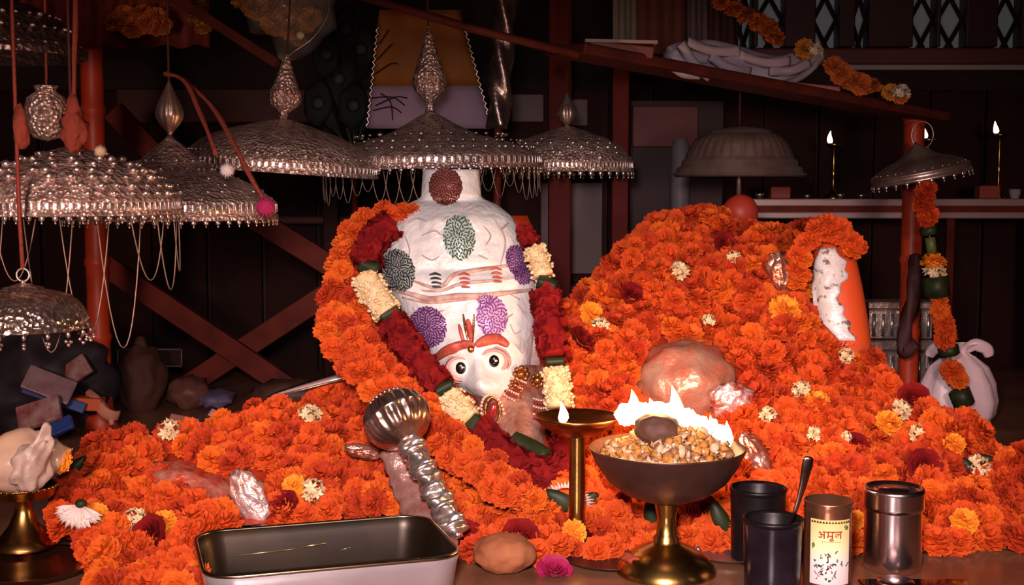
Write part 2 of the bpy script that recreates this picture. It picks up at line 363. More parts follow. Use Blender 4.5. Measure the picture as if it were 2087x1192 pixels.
def umbrella(cx, rim, rpx, d, label, prof, hscale, m, tilt=0, finial=None, rings=None, stud=.02, pendants=40, pend=.05, chains=None, ribs=None, cordtop=True, yaw=0.0, band=True):
    c = P(cx, rim, d); Rr = S(rpx, d)
    t = thing('silver_umbrella', c, label, 'umbrella', 'silver umbrellas hung over the idol', rot=(0, tilt, yaw))
    pf = []
    for i, p in enumerate(prof):
        e = (ribs[0], ribs[1]) if ribs and ribs[2] <= p[1] <= ribs[3] else ()
        pf.append((p[0]*Rr, p[1]*Rr*hscale)+e)
    inner = [(p[0]*.965, p[1]-.006) for p in reversed(pf)]
    ob('canopy', lathe(pf+inner[:-1]+[(pf[0][0]*.965, 0), pf[0][:2]], 96), m, t)
    # ribbed rim band
    zb_ = .05*Rr*hscale; zt = .12*Rr*hscale; nb = 90
    if band: ob('rim_band', join(*[mv(box(-.0035*Rr*6, .0035*Rr*6, -.012*Rr, .012*Rr, zb_, zt, .0006), (Rr*.985*math.cos(2*PI*i/nb), Rr*.985*math.sin(2*PI*i/nb), 0), (0, 0, 2*PI*i/nb+PI/2)) for i in range(nb)]), M_bright, t, kind='stuff')
    if rings: ob('embossing', studs(rings, Rr, Rr*stud, .5), M_bright, t, kind='stuff')
    if pendants:
        first = None
        for i in range(pendants):
            th = 2*PI*i/pendants
            if first is None:
                s = pend*Rr
                vf = mv(join(blob((0, 0, -.55*s), (s*.62, s*.30, s*.65), 1), blob((0, 0, -1.35*s), (s*.2, s*.2, s*.3), 1)), (0, 0, 0), (0, 0, PI/2))
                first = ob('pendant', vf, M_bright, t); o = first
            else: o = shared(first, t)
            o.location = (Rr*.99*math.cos(th), Rr*.99*math.sin(th), .01*Rr); o.rotation_euler = (0, 0, th)
    if finial:
        kind, fpx, fh = finial
        z0 = prof[-1][1]*Rr*hscale-.004; r_ = S(fpx, d); h_ = S(fh, d)
        ob('finial', mv(kalash(h_, r_) if kind == 'k' else teardrop(h_, r_), (0, 0, z0)), M_sil if kind == 'k' else M_silp, t)
        ztop = z0+h_
    else: ztop = prof[-1][1]*Rr*hscale
    if chains:
        n, drop, a0, a1 = chains
        for i in range(n):
            ta = a0+(a1-a0)*i/n; tb = a0+(a1-a0)*(i+1.35)/n; dr = drop*(.55+.75*R.random())
            pts = []
            for k in range(15):
                s_ = k/14; th = ta+(tb-ta)*s_
                pts.append(Vector((Rr*.97*math.cos(th), Rr*.97*math.sin(th), -dr*4*s_*(1-s_)-.003)))
            ob('chain', tube(pts, .0009, 5), M_chainu, t)
    if cordtop:
        ob('cord', tube([Vector((0, 0, ztop-.01)), Vector((0, 0, (TOP+.03-c.z)))], .0018, 6), M_cord, t)
    return t
# 1 big front-left, 2 behind it, 3, 4 centre, 5, 6 plain bell-shaped, 7 tilted right
RG = [(.93, .20, 34, 1.0), (.88, .27, 30, 1.1), (.81, .35, 28, 1.1), (.72, .41, 24, 1.2), (.60, .47, 20, 1.1), (.46, .52, 15, 1.0), (.32, .57, 10, .9)]
umbrella(150, 436, 214, 1.66, 'big beaded silver umbrella at far left with long looping chains', DOME, 1.0, M_sil, rings=RG, stud=.044, pendants=54, pend=.052, chains=(11, .125, PI*.95, PI*2.08))
umbrella(350, 446, 214, 1.96, 'silver umbrella second from left with ribbed bulb finial and pink pompom', LOW, 1.22, M_sil, rings=[(.93, .19, 54, .7), (.84, .26, 46, .8), (.74, .32, 40, .8), (.62, .38, 30, .8), (.42, .47, 24, .6), (.30, .55, 20, .6)], stud=.03, pendants=56, pend=.045, finial=('t', 27, 112))
umbrella(572, 352, 198, 2.26, 'silver umbrella third from left, pierced rim, tall scaly finial', DOME, .86, M_sil, tilt=.07, rings=[(.93, .18, 60, .6), (.85, .23, 50, .6), (.70, .30, 40, .6)], stud=.026, pendants=0, finial=('k', 32, 135))
umbrella(880, 346, 226, 2.46, 'widest silver umbrella right above the white idol face', LOW, .82, M_sil, tilt=-.02, rings=[(.93, .18, 56, .8), (.82, .24, 46, .8), (.68, .30, 34, .8)], stud=.026, pendants=64, pend=.035, finial=('k', 33, 170), chains=(26, .05, PI*1.0, PI*2.0))
umbrella(1155, 350, 136, 2.78, 'small silver umbrella right of the centre one with scalloped pendants', DOME, 1.06, M_sil, rings=[(a, b, int(n*.8), s) for a, b, n, s in RG], stud=.034, pendants=40, pend=.075, finial=('t', 19, 72))
BELL = [(1.04, 0), (1.03, .02), (.98, .05), (.97, .12), (.90, .16), (.89, .24), (.84, .28), (.80, .34), (.74, .50), (.66, .62), (.55, .70), (.50, .71), (.48, .76), (.36, .80), (.12, .83), (.06, .86)]
u6 = umbrella(1506, 357, 130, 2.62, 'fluted silver bell-shaped umbrella on a rod above the orange ball', BELL, .90, mat('silver_fluted', (.66, .50, .45), .36, .85, col2=(.48, .32, .28), nscale=20), pendants=0, ribs=(.04, 34, .30, .64), band=False)
zr = P(1503, 404, 2.62).z-u6.location.z
ob('rod', tube([(0, 0, zr-.02), (0, 0, .62*S(130, 2.62))], S(5, 2.6), 8), M_silp, u6)
umbrella(1878, 362, 100, 2.5, 'tilted dull silver umbrella at right hung over the dangling garland', LOW, 1.1, M_silp, tilt=-.20, rings=[(.9, .2, 30, .7), (.75, .27, 26, .7)], stud=.03, pendants=26, pend=.08, cordtop=False, band=False)
hr = thing('hanging_ring', P(1880, 275, 2.5), 'thin brass ring holding the tilted right umbrella to the plank', 'ring')
ob('ring', tube([Vector((S(22, 2.5)*math.cos(t), 0, S(27, 2.5)*math.sin(t))) for t in [2*PI*i/28 for i in range(28)]], .0013, 6, closed=True), M_chain, hr)
# small low bell-umbrella at left
bc = P(50, 668, 1.50); br = S(131, 1.5)
sb = thing('small_umbrella', bc, 'small bright silver umbrella hanging low at far left on a red string', 'umbrella')
ob('canopy', lathe([(br*p[0], br*p[1])+tuple(p[2:]) for p in [(1, 0), (1.0, .05), (.97, .08, .012, 48), (.97, .16, .012, 48), (.95, .20), (.91, .28, .012, 40), (.84, .38, .012, 40), (.80, .42), (.70, .50), (.50, .57), (.32, .61), (.30, .64), (.20, .66), (.06, .70), (.02, .72), (.02, .70), (.3, .55), (.8, .35), (.93, .1), (.96, 0), (1, 0)]], 96), mat('silver_lit', (.85, .72, .66), .25, .95, col2=(.55, .38, .32), nscale=90, bump=.6, bscale=160, vor=True), sb)
fp = None
for i in range(18):
    th = 2*PI*(i+.5)/18
    if fp is None:
        s = .005; fp = ob('droplet', join(blob((0, 0, -s), (s*.5, s*.5, s*.9), 1), blob((-.004, 0, -2.6*s), (s*.5,)*3, 1), blob((.004, 0, -2.6*s), (s*.5,)*3, 1), blob((0, 0, -3.4*s), (s*.5,)*3, 1)), M_bright, sb); o = fp
    else: o = shared(fp, sb)
    o.location = (br*.985*math.cos(th), br*.985*math.sin(th), .001); o.rotation_euler = (0, 0, th)
zr = P(50, 560, 1.5).z-bc.z; rr = S(13, 1.5)
ob('ring', tube([Vector((rr*math.cos(t), 0, zr+rr*math.sin(t))) for t in [2*PI*i/24 for i in range(24)]], .0014, 6, closed=True), M_bright, sb)
ob('neck', tube([(0, 0, .70*br), (0, 0, zr-rr*.9)], .003, 8), M_silp, sb)
ob('string', tube([Vector((0, 0, zr+rr)), Vector((-.002, 0, .14)), Vector((-.004, 0, TOP+.03-bc.z))], .0022, 6, lobes=2, amp=.3, twist=1), M_string, sb)
for px, z_, w_, h_, d_ in ((43, 262, 15, 42, 1.5),):
    ob('knot', local(sb, blob(P(px, z_, d_), (S(w_, d_), S(w_, d_), S(h_, d_)), 2, .35, 3)), M_string, sb, label='bulging red cloth knot')
cordd = lambda pts, r: tube(catmull(pts, 5), r, 6, lobes=2, amp=.3, twist=.9)
k2 = thing('orange_cloth_knot', P(150, 312, 1.55), 'orange cloth bundle tied on top of the big left umbrella', 'cloth')
ob('bundle', local(k2, join(blob(P(150, 265, 1.55), (S(26, 1.55), .012, S(45, 1.55)), 3, .25, 2.5), blob(P(150, 222, 1.55), (S(14, 1.55), .008, S(26, 1.55)), 2, .3, 3))), M_string, k2)
ob('tie', local(k2, cordd([P(150, 215, 1.55), P(152, 100, 1.55), P(152, -60, 1.55), Vector((P(150, 0, 1.55).x, 1.55, TOP+.03))], .003)), M_string, k2)
# silver pot hanging top left
hp = thing('hanging_pot', P(95, 262, 1.9), 'dim silver hanging pot at upper left behind the red string', 'pot')
ob('body', local(hp, mv(lathe([(.001, -.045), (.02, -.04), (.030, -.02), (.032, 0), (.028, .018), (.014, .028), (.018, .036), (.010, .036), (.008, .02), (.001, .0)], 32), P(95, 225, 1.9))), M_sil, hp)
ob('cord', local(hp, tube([P(95, 200, 1.9), Vector((P(95, 0, 1.9).x, 1.9, TOP+.03))], .002, 6)), M_string, hp)
# dark domed umbrella cut by the top left corner
dt = thing('dark_umbrella', P(-10, 118, 1.9), 'dark beaded umbrella cut off by the top left corner', 'umbrella')
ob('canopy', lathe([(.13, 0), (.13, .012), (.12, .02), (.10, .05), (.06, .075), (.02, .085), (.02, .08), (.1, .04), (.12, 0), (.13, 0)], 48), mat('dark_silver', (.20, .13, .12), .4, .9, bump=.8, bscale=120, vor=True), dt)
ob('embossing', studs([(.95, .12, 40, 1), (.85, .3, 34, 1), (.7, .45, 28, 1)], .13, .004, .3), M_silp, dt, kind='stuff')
ob('cord', tube([(0, 0, .08), (0, 0, TOP+.03-dt.location.z)], .002, 6), M_string, dt)
# ropes from second finial
rp2 = thing('twisted_rope', P(352, 160, 1.9), 'two-strand brown twisted rope slanting from the ribbed bulb finial', 'rope')
ob('strand', local(rp2, cordd([P(335, 150, 1.9), P(375, 165, 1.88), P(410, 235, 1.84), P(440, 315, 1.80)], .0034)), M_string, rp2)
ob('strand', local(rp2, cordd([P(372, 160, 1.9), P(430, 215, 1.86), P(475, 290, 1.80), P(505, 350, 1.77), P(537, 405, 1.75)], .0034)), M_string, rp2)
def pompom(c, r, m, label):
    parts = [mv(ico(1), (0, 0, 0), sc=.85)]
    for i in range(90):
        u = 1-2*(i+.5)/90; th = i*2.39996; q = math.sqrt(1-u*u); dv = Vector((q*math.cos(th), q*math.sin(th), u))
        parts.append(tf(([Vector((-.09, 0, .7)), Vector((.09, 0, .7)), Vector((0, .09, .7)), Vector((0, 0, 1.05))], [(0, 1, 3), (1, 2, 3), (2, 0, 3)]), dv.to_track_quat('Z', 'Y').to_matrix().to_4x4()))
    return ob('pompom', mv(join(*parts), sc=r), m, label=label, cat='pompom', loc=c)
pompom(P(541, 422, 1.74), S(24, 1.74), mat('pom_pink', (.36, .012, .09), .95), 'bright pink pompom on the right edge of the second umbrella')
pompom(P(463, 347, 1.76), S(17, 1.76), mat('pom_white', (.72, .62, .62), .9), 'round white pompom on the second umbrella where the rope ends')
pompom(P(205, 308, 1.52), S(14, 1.52), mat('pom_cream', (.62, .46, .30), .9), 'cream pompom on top of the big left umbrella')

# ================================================================== BACKDROP THINGS
# yellow and lavender hanging cloth
bn = thing('hanging_banner', P(875, 262, 2.9), 'trapezoid banner, ochre above and lavender below, hanging behind the centre umbrella', 'banner')
def bq(ya, yb, m, nm):
    g = []
    for j in range(7):
        py = ya+(yb-ya)*j/6; s = (py-50)/215; xl = 770-22*s; xr = 945+57*s
        g.append([P(xl+(xr-xl)*i/16, py, 2.9+.006*math.sin(i*.8+j*.2)) for i in range(17)])
    ob(nm, local(bn, sheet(g)), m, bn, solid=.002)
bq(20, 175, mat('ochre_cloth', (.40, .13, .012), .7, col2=(.30, .09, .01), nscale=12), 'upper_cloth')
bq(175, 262, mat('lavender_cloth', (.34, .22, .30), .7), 'lower_cloth')
for sx, (xa, xb_) in enumerate(((770, 748), (945, 1002))):
    pts = []
    for i in range(34):
        s = i/33; pts.append(P(xa+(xb_-xa)*s+(3 if i % 2 else -3), 50+212*s, 2.89))
    ob('silver_trim', local(bn, tube(pts, .0028, 5)), M_bright, bn)
for br_ in [tube(catmull([P(a, b, 2.885), P((a+c)/2+8, (b+e)/2-10, 2.885), P(c, e, 2.885)], 4), .0012, 4) for a, b, c, e in ((755, 200, 825, 215), (760, 225, 818, 230), (775, 190, 800, 245), (765, 215, 830, 200), (770, 120, 800, 90), (765, 150, 810, 130), (772, 90, 790, 60))]:
    ob('twig', local(bn, br_), M_dark, bn, label='thin black twig')
# twisted silver staff
st = thing('twisted_staff', P(1015, 262, 2.6), 'dark twisted silver staff standing behind the centre umbrella', 'staff')
pts = [P(1015+i*.5, 262-i*9, 2.6) for i in range(36)]
ob('shaft', local(st, tube(pts, S(21, 2.6), 20, lobes=3, amp=.22, twist=.55)), mat('dull_silver', (.30, .22, .20), .3, .9, bump=.4, bscale=80), st)
ob('lower_pole', local(st, tube([P(1015, 262, 2.6), P(1013, 420, 2.6), Vector((P(1013, 420, 2.6).x, 2.6, 0))], .008, 8)), M_wood, st)
# peacock feather fan
pf_ = thing('peacock_feathers', P(720, 300, 2.95), 'dark bunch of peacock feathers beside the ochre banner', 'feathers')
for i, (x, y) in enumerate(((735, 100), (690, 160), (705, 60), (665, 110), (755, 190), (648, 210), (720, 215))):
    q = P(x, y, 2.95-.003*i); b_ = P(722, 320, 2.95)
    ob('quill', local(pf_, tube([b_, q], .0012, 4)), M_stem, pf_)
    e = ob('feather', local(pf_, join(blob(q, (S(30, 2.95), .003, S(48, 2.95)), 2, .1), tube([q, b_+(q-b_)*.3], [S(26, 2.95), .002], 8, flat=.1))), mat('feather_dark', (.004, .007, .005), .8), pf_)
    ob('eye_spot', mv(local(pf_, blob(q, (S(15, 2.95), .0045, S(15, 2.95)), 2)), (0, -.002, 0)), mat('feather_eye', (.004, .014, .012), .6), e)
ob('handle', local(pf_, tube([P(722, 320, 2.95), Vector((P(722, 320, 2.95).x, 2.95, 0))], .007, 8)), M_wood, pf_)
# panels, cylinders behind the fluted umbrella
rb = thing('red_cabinet', Vector((P(1355, 215, 3.3).x, 3.3, 0)), 'dim red cabinet with a pale column behind the fluted umbrella', 'cabinet')
def wb(x0, y0, x1, y1, d, th=.05):
    a = P(x0, y1, d); b = P(x1, y0, d); return box(a.x, b.x, d, d+th, a.z, b.z, .004)
ob('upper_panel', local(rb, wb(1288, 215, 1425, 300, 3.3)), mat('panel_red', (.16, .025, .02), .6, col2=(.10, .015, .015), nscale=9), rb, smooth=False)
ob('body', local(rb, box(P(1288, 0, 3.3).x, P(1480, 0, 3.3).x, 3.32, 3.5, 0, P(0, 205, 3.3).z)), mat('cab_purple', (.035, .012, .014), .7), rb, smooth=False)
ob('column', local(rb, mv(lathe([(S(19, 3.3), 0), (S(19, 3.3), .58), (S(14, 3.3), .6)], 20), (P(1390, 0, 3.28).x, 3.28, 0))), mat('pale_column', (.17, .14, .16), .6), rb, label='pale grey round column')
rc = thing('red_door_panel', Vector((P(1175, 215, 3.35).x, 3.35, 0)), 'faint red panelled door seen between the staff and the small umbrella', 'door panel')
for (x0, y0, x1, y1) in ((1040, 190, 1110, 250), (1120, 200, 1200, 258), (1100, 370, 1230, 560), (1100, 580, 1230, 700)):
    ob('panel', local(rc, wb(x0, y0, x1, y1, 3.35, .02)), mat('panel_dim', (.07, .012, .010), .5), rc, smooth=False)
ob('leaf_board', local(rc, box(P(1030, 0, 3.37).x, P(1240, 0, 3.37).x, 3.37, 3.40, 0, P(0, 180, 3.37).z)), M_dark, rc, smooth=False)
# top-right hanging cloth
tc_ = thing('draped_cloth', P(1320, 90, 2.75), 'dim reddish and pale draped cloths above the plank', 'cloth')
for x0, x1, c, y1 in ((1250, 1300, (.16, .15, .14), 95), (1296, 1400, (.09, .025, .022), 110), (1395, 1445, (.10, .08, .10), 100), (1440, 1500, (.05, .02, .022), 100)):
    ob('fold', local(tc_, sheet([[P(x0+(x1-x0)*i/12, y, 2.75+.012*math.sin(i*1.1)) for i in range(13)] for y in (-110, -40, 20, y1)])), mat('drape%d' % x0, c, .8), tc_, solid=.002)
# things on the plank
def on_plank(px, py): 
    t = (px-1150)/(1888-1150); return P(px, py, 2.2+.42*t-.02)
cb = thing('cloth_bundle', on_plank(1500, 165), 'wrapped white cloth bundle lying on the sloping plank', 'cloth')
bpts = [on_plank(1365, 118), on_plank(1420, 112), on_plank(1480, 128), on_plank(1560, 145), on_plank(1620, 135), on_plank(1668, 105)]
cpts = catmull(bpts, 7); n_ = len(cpts)
ob('wrap', local(cb, tube(cpts, [S(34, 2.4)*max(.25, math.sin(PI*(.12+.8*i/n_)))**.6 for i in range(n_)], 32, lobes=5, amp=.16, twist=.35)), M_cloth, cb)
for i, (a, b, c, e) in enumerate(((1380, 95, 1440, 160), (1350, 130, 1420, 155), (1395, 92, 1500, 108), (1440, 120, 1520, 150), (1500, 118, 1600, 128), (1560, 150, 1640, 130))):
    ob('fold', local(cb, tube(catmull([on_plank(a, b)-Vector((0, .04, 0)), on_plank((a+c)/2, (b+e)/2+8)-Vector((0, .045, 0)), on_plank(c, e)-Vector((0, .035, 0))], 5), S(10, 2.3), 10, flat=.6, lobes=3, amp=.25, twist=.5)), M_cloth, cb)
q = on_plank(1262, 108)
ob('red_book', mv(join(box(-.055, .055, -.04, .04, 0, .020, .002)), (q.x, q.y, q.z-.008), (0, .1, 0)), mat('book_red', (.16, .03, .02), .6), label='flat reddish packet lying at the left end of the plank', cat='packet', smooth=False)
q = on_plank(1262, 98)
ob('paper_sheet', mv(box(-.062, .062, -.045, .045, 0, .006, .001), (q.x, q.y, q.z+.004), (0, .02, 0)), mat('paper_dim', (.34, .22, .22), .6), label='pale sheet lying on the reddish packet on the plank', cat='paper', smooth=False)
q = on_plank(1657, 190)
ob('pink_box', mv(box(-.042, .042, -.02, .02, 0, .020, .003), (q.x, q.y-.02, q.z-.006), (0, .09, 0)), mat('pinkbox', (.30, .08, .07), .5), label='long dull pink box lying on the plank below the bundle', cat='box', smooth=False)

# ================================================================== FLOWERS
def petal(L, W, base=.35, tip=.8, cup=.15, notch=.12, r=R):
    v = []
    for t, wd in ((0, base), (.6, 1.0), (1, tip)):
        for s in (-1, 0, 1):
            z = cup*W*(s*s)-.10*L*t*t
            x = L*t*(1-(notch if (t == 1 and s == 0) else 0))+(r.uniform(-.06, .06)*L if t == 1 else 0)
            v.append(Vector((x, s*W*.5*wd, z+r.uniform(-.05, .05)*L*t)))
    return v, [(0, 1, 4, 3), (1, 2, 5, 4), (3, 4, 7, 6), (4, 5, 8, 7)]
def marigold(seed, n=46):
    r = random.Random(seed); parts = [mv(ico(1), (0, 0, -.1), sc=(.66, .66, .6))]
    for i in range(n):
        u = 1-1.42*(i+.5)/n; th = i*2.39996+r.uniform(-.2, .2); q = math.sqrt(max(0, 1-u*u))
        dv = Vector((q*math.cos(th), q*math.sin(th), u)); side = Vector((-math.sin(th), math.cos(th), 0))
        tw = r.uniform(-.5, .5); nrm = dv.cross(side); side = side*math.cos(tw)+nrm*math.sin(tw); nrm = dv.cross(side)
        M = Matrix(((dv.x, side.x, nrm.x, 0), (dv.y, side.y, nrm.y, 0), (dv.z, side.z, nrm.z, 0), (0, 0, 0, 1)))
        L = r.uniform(.48, .62); pt = petal(L, r.uniform(.60, .85), tip=.9, cup=.22, r=r, notch=.16)
        parts.append(tf(mv(pt, (.42, 0, 0)), M))
    v, f = join(*parts)
    return [Vector((p.x, p.y, p.z*.82)) for p in v], f
MG = [marigold(s) for s in range(5)]
MGM = [M_or, M_or2, M_or3, M_or, M_or]
def rose(seed):
    r = random.Random(seed); parts = []
    for lay, (rad, h, n, open_) in enumerate(((.16, .62, 3, .05), (.30, .62, 4, .12), (.46, .58, 5, .25), (.66, .46, 5, .45), (.86, .30, 6, .75))):
        for k in range(n):
            th0 = 2*PI*(k+r.random()*.3)/n+lay; g = []
            for j in range(4):
                t = j/3; row = []
                for i in range(5):
                    s = i/4-.5; th = th0+s*2*PI/n*1.45; rr = rad*(.55+.45*t)+open_*.35*t*t+.04*math.cos(s*9)
                    row.append(Vector((rr*math.cos(th), rr*math.sin(th), -.25+h*1.1*t-.18*s*s*t*4+r.uniform(-.02, .02))))
                g.append(row)
            parts.append(sheet(g))
    parts.append(blob((0, 0, -.15), (.4, .4, .25), 1))
    return join(*parts)
RS = [rose(s) for s in range(3)]
def star(r, n=6, L=.5):
    parts = []
    for k in range(n):
        th = 2*PI*k/n+r.random()*.3
        v = [Vector((.05, -.05, 0)), Vector((.05, .05, 0)), Vector((L*.55, .13, .12)), Vector((L, 0, .10+r.uniform(-.1, .15))), Vector((L*.55, -.13, .12)), Vector((L*.5, 0, .06))]
        parts.append(mv((v, [(0, 1, 2, 5), (0, 5, 4), (5, 2, 3), (4, 5, 3)]), rot=(0, 0, th)))
    parts.append(tube([(0, 0, .05), (0, 0, -.35)], [.08, .04], 5)); return join(*parts)
def tuberose(seed, n=9):
    r = random.Random(seed); parts = [blob((0, 0, -.1), (.4, .4, .35), 1)]
    for i in range(n):
        u = 1-1.1*(i+.5)/n; th = i*2.4; q = math.sqrt(1-u*u); dv = Vector((q*math.cos(th), q*math.sin(th), u))
        parts.append(tf(mv(star(r), (0, 0, .62), sc=r.uniform(.8, 1.1)), dv.to_track_quat('Z', 'Y').to_matrix().to_4x4()))
    return join(*parts)
TB = [tuberose(s) for s in range(3)]

# heap front surface: depth for each line of sight
def heap_d(px, py):
    b = 1.665+(1110-py)*.00100
    if px < 700: b = 1.60+(1110-py)*.00135
    elif px < 900: k = (px-700)/200; b = (1.60+(1110-py)*.00135)*(1-k)+b*k
    b += .025*noise.noise(Vector((px/110, py/90, 1.3)))*2
    g = G(px, max(py, 560), .012).y
    return min(b, g)
SIL = [(60, 1110), (100, 1100), (112, 1000), (160, 905), (210, 880), (300, 872), (400, 862), (480, 822), (560, 812), (640, 790), (720, 785), (790, 800), (860, 850), (930, 915), (1000, 960), (1060, 985), (1125, 1005), (1148, 960), (1152, 625), (1200, 580), (1280, 490), (1340, 440), (1400, 422), (1462, 420), (1490, 452), (1600, 468), (1640, 452), (1690, 445), (1730, 470), (1746, 540), (1756, 690), (1830, 765), (1880, 800), (1960, 830), (2010, 870), (2040, 905), (2140, 890)]
BOT = [(60, 1080), (110, 1090), (160, 1105), (200, 1200), (395, 1230), (412, 1080), (640, 1056), (860, 1042), (935, 1120), (960, 1128), (1060, 1128), (1110, 1135), (1190, 1125), (1440, 1112), (1880, 1112), (2140, 1112)]
# the reclining idol: everything that would move with it
idol = thing('reclining_idol', G(1150, 900), 'reclining orange deity statue with a white foil face, mostly buried in marigolds', 'statue')
gr = []; xs = list(range(118, 2130, 20)); NR = 22
for px in xs:
    t = interp(SIL, px)+16; b = max(interp(BOT, px), t+25); col = []
    for j in range(NR+1):
        py = b+(t-b)*j/NR; d = heap_d(px, py)+.022; col.append(P(px, py, d))
    top = col[-1]
    col.append(top+Vector((0, .10, -.02))); col.append(Vector((top.x*1.06, top.y+.18, max(0.0, top.z*.5)))); col.append(Vector((top.x*1.06, top.y+.20, 0.0)))
    col = [Vector((p.x, p.y, max(p.z, .001))) for p in col]
    gr.append(col)
ob('body', local(idol, sheet(gr)), M_idol, idol, label='orange painted body under the flowers')
# heap flowers
pts = []
sp = 28
py = 400
row = 0
while py < 1200:
    px = 70+(sp/2 if row % 2 else 0)
    while px < 2110:
        x = px+R.uniform(-9, 9); y = py+R.uniform(-8, 8); t = interp(SIL, x); b = interp(BOT, x)
        if t+14 < y < b: pts.append((x, y))
        px += sp
    py += sp*.86; row += 1
# holes where the idol or wrapped foil shows through
def inell(x, y, cx, cy, a, b, rot=0):
    dx = x-cx; dy = y-cy; c = math.cos(rot); s = math.sin(rot); u = dx*c+dy*s; v = -dx*s+dy*c
    return (u/a)**2+(v/b)**2 < 1
def hole(x, y):
    if inell(x, y, 1395, 775, 112, 88): return True
    if inell(x, y, 1694, 585, 50, 118, -.2) or inell(x, y, 1738, 620, 24, 110): return True
    if inell(x, y, 430, 985, 140, 44, .35) or inell(x, y, 512, 1020, 50, 70): return True
    if inell(x, y, 1540, 940, 26, 60, .3): return True
    if inell(x, y, 1590, 560, 22, 40): return True
    if inell(x, y, 860, 1010, 26, 110, -.6): return True
    return False
flow = []
for x, y in pts:
    if hole(x, y): continue
    d = heap_d(x, y)+R.uniform(-.016, .012)
    flow.append((d, x, y))
flow.sort()
def yaw_up(c, tiltamt=.9):
    # flowers face roughly outwards of the heap (towards the front and up)
    dv = Vector((R.uniform(-.7, .7), -1+R.uniform(-.3, .5), .75+R.uniform(-.6, .6))).normalized()
    q = dv.to_track_quat('Z', 'Y').to_euler(); q.rotate_axis('Z', R.uniform(0, 6.28)); return q
def size_px(d): return R.uniform(.0175, .0260)
singles = {}
sm = []
for k in range(5):
    me = bpy.data.meshes.new('marigold'); me.from_pydata([tuple(p) for p in MG[k]][0] if False else [tuple(p) for p in MG[k][0]], [], MG[k][1])
    me.materials.append(MGM[k]); sm.append(me)
TINT = [0, 0, 0, 1, 2, 3, 4]
rest = []
near = flow[:300]
for i, (d, x, y) in enumerate(near):
    c = P(x, y, d); s = size_px(d)*.95; c.z = max(c.z, s*.45)
    o = bpy.data.objects.new('marigold', R.choice(sm)); COL.objects.link(o); o.location = c; o.rotation_euler = yaw_up(c); o.scale = (s, s, s)
    if x < 640: tag(o, 'loose orange marigold in the front of the heap left of the silver mace', 'flower', 'orange marigolds heaped at left')
    elif x < 1190: tag(o, 'loose orange marigold in the low front slope between mace and fire bowl', 'flower', 'orange marigolds heaped in the middle')
    else: tag(o, 'loose orange marigold at the foot of the big right heap', 'flower', 'orange marigolds at the foot of the right heap')
def bulk(name, items, label, cat, parent=None):
    V = []; Fc = []; idx = []
    mats_ = [M_or, M_or2, M_or3]
    for (c, s, e) in items:
        k = R.randrange(5); v, f = MG[k]; M = Matrix.Translation(c) @ e.to_matrix().to_4x4() @ Matrix.Scale(s, 4); n = len(V)
        V += [M @ p for p in v]; Fc += [tuple(i+n for i in q) for q in f]; idx += [R.choice((0, 0, 0, 1, 1, 2))]*len(f)
    return ob(name, (V, Fc), mats_, parent, label=label, cat=cat, kind='stuff', idx=idx)
items = []
for d, x, y in flow[300:]:
    c = P(x, y, d); items.append((c, size_px(d), yaw_up(c)))
# second layer just above the crest and behind
for px in range(1160, 1740, 22):
    t = interp(SIL, px)
    for k in range(2):
        c = P(px+R.uniform(-8, 8), t+12+k*8, heap_d(px, t)+.03+.05*k); items.append((c, size_px(2), yaw_up(c)))
bulk('marigold_heap', items, 'dense heap of orange marigolds covering the reclining idol behind', 'flowers')

# ---- outer marigold garland left of the face
mgth = thing('marigold_garland', P(700, 790, 2.0), 'thick orange marigold garland curving around the left side of the white face', 'garland')
path = [(845, 440), (790, 435), (735, 455), (705, 500), (690, 560), (675, 620), (672, 680), (700, 735), (745, 780), (800, 815), (860, 865), (905, 915), (960, 960), (1030, 1000), (1090, 1030)]
path2 = [(770, 470), (740, 505), (725, 560), (720, 610), (728, 660), (760, 710), (800, 755), (850, 805), (900, 860), (945, 905), (1000, 950), (1060, 990)]
mid = [(700, 640), (720, 690), (745, 735), (775, 765), (830, 835), (880, 885)]
def gar_d(x, y): return 2.06-(y-420)*.00050 if y < 800 else 1.87-(y-800)*.0009
for k, pth in enumerate((path, path2, mid)):
    cp = catmull([Vector((a, b, 0)) for a, b in pth], 8); acc = 99; last = None
    for p in cp:
        if last is None or (p-last).length > 21:
            last = p.copy()
            for rep in range(2 if k < 2 else 1):
                x = p.x+R.uniform(-12, 12); y = p.y+R.uniform(-9, 9)
                o = bpy.data.objects.new('marigold', R.choice(sm)); COL.objects.link(o); o.parent = mgth
                s = R.uniform(.0165, .021); o.location = P(x, y, gar_d(x, y)+(.012 if k == 1 else 0)+.022*rep)-mgth.location; o.rotation_euler = yaw_up(None); o.scale = (s, s, s)
# ---- solid behind the garland (shoulder of the idol)
gsh = []
for y in range(440, 960, 20):
    xl = interp([(440, 760), (500, 715), (600, 690), (700, 700), (780, 760), (860, 860), (960, 980)], y); xr = interp([(440, 1075), (600, 1140), (960, 1150)], y)
    gsh.append([P(xl+(xr-xl)*i/12, y, 2.06-(y-420)*.00050+.115-max(0, y-780)*.0004) for i in range(13)])
sv, sf = sheet(gsh); n = len(sv)
back = [Vector((p.x, p.y+.06, p.z)) for p in sv]; W_ = 13; Hn = len(gsh)
ring = [i for i in range(W_)]+[j*W_+W_-1 for j in range(1, Hn)]+[(Hn-1)*W_+i for i in range(W_-2, -1, -1)]+[j*W_ for j in range(Hn-2, 0, -1)]
sf2 = sf+[tuple(i+n for i in reversed(q)) for q in sf]+[(ring[i], ring[i-1], ring[i-1]+n, ring[i]+n) for i in range(len(ring))]
ob('shoulder', local(idol, (sv+back, sf2)), M_idol, idol)

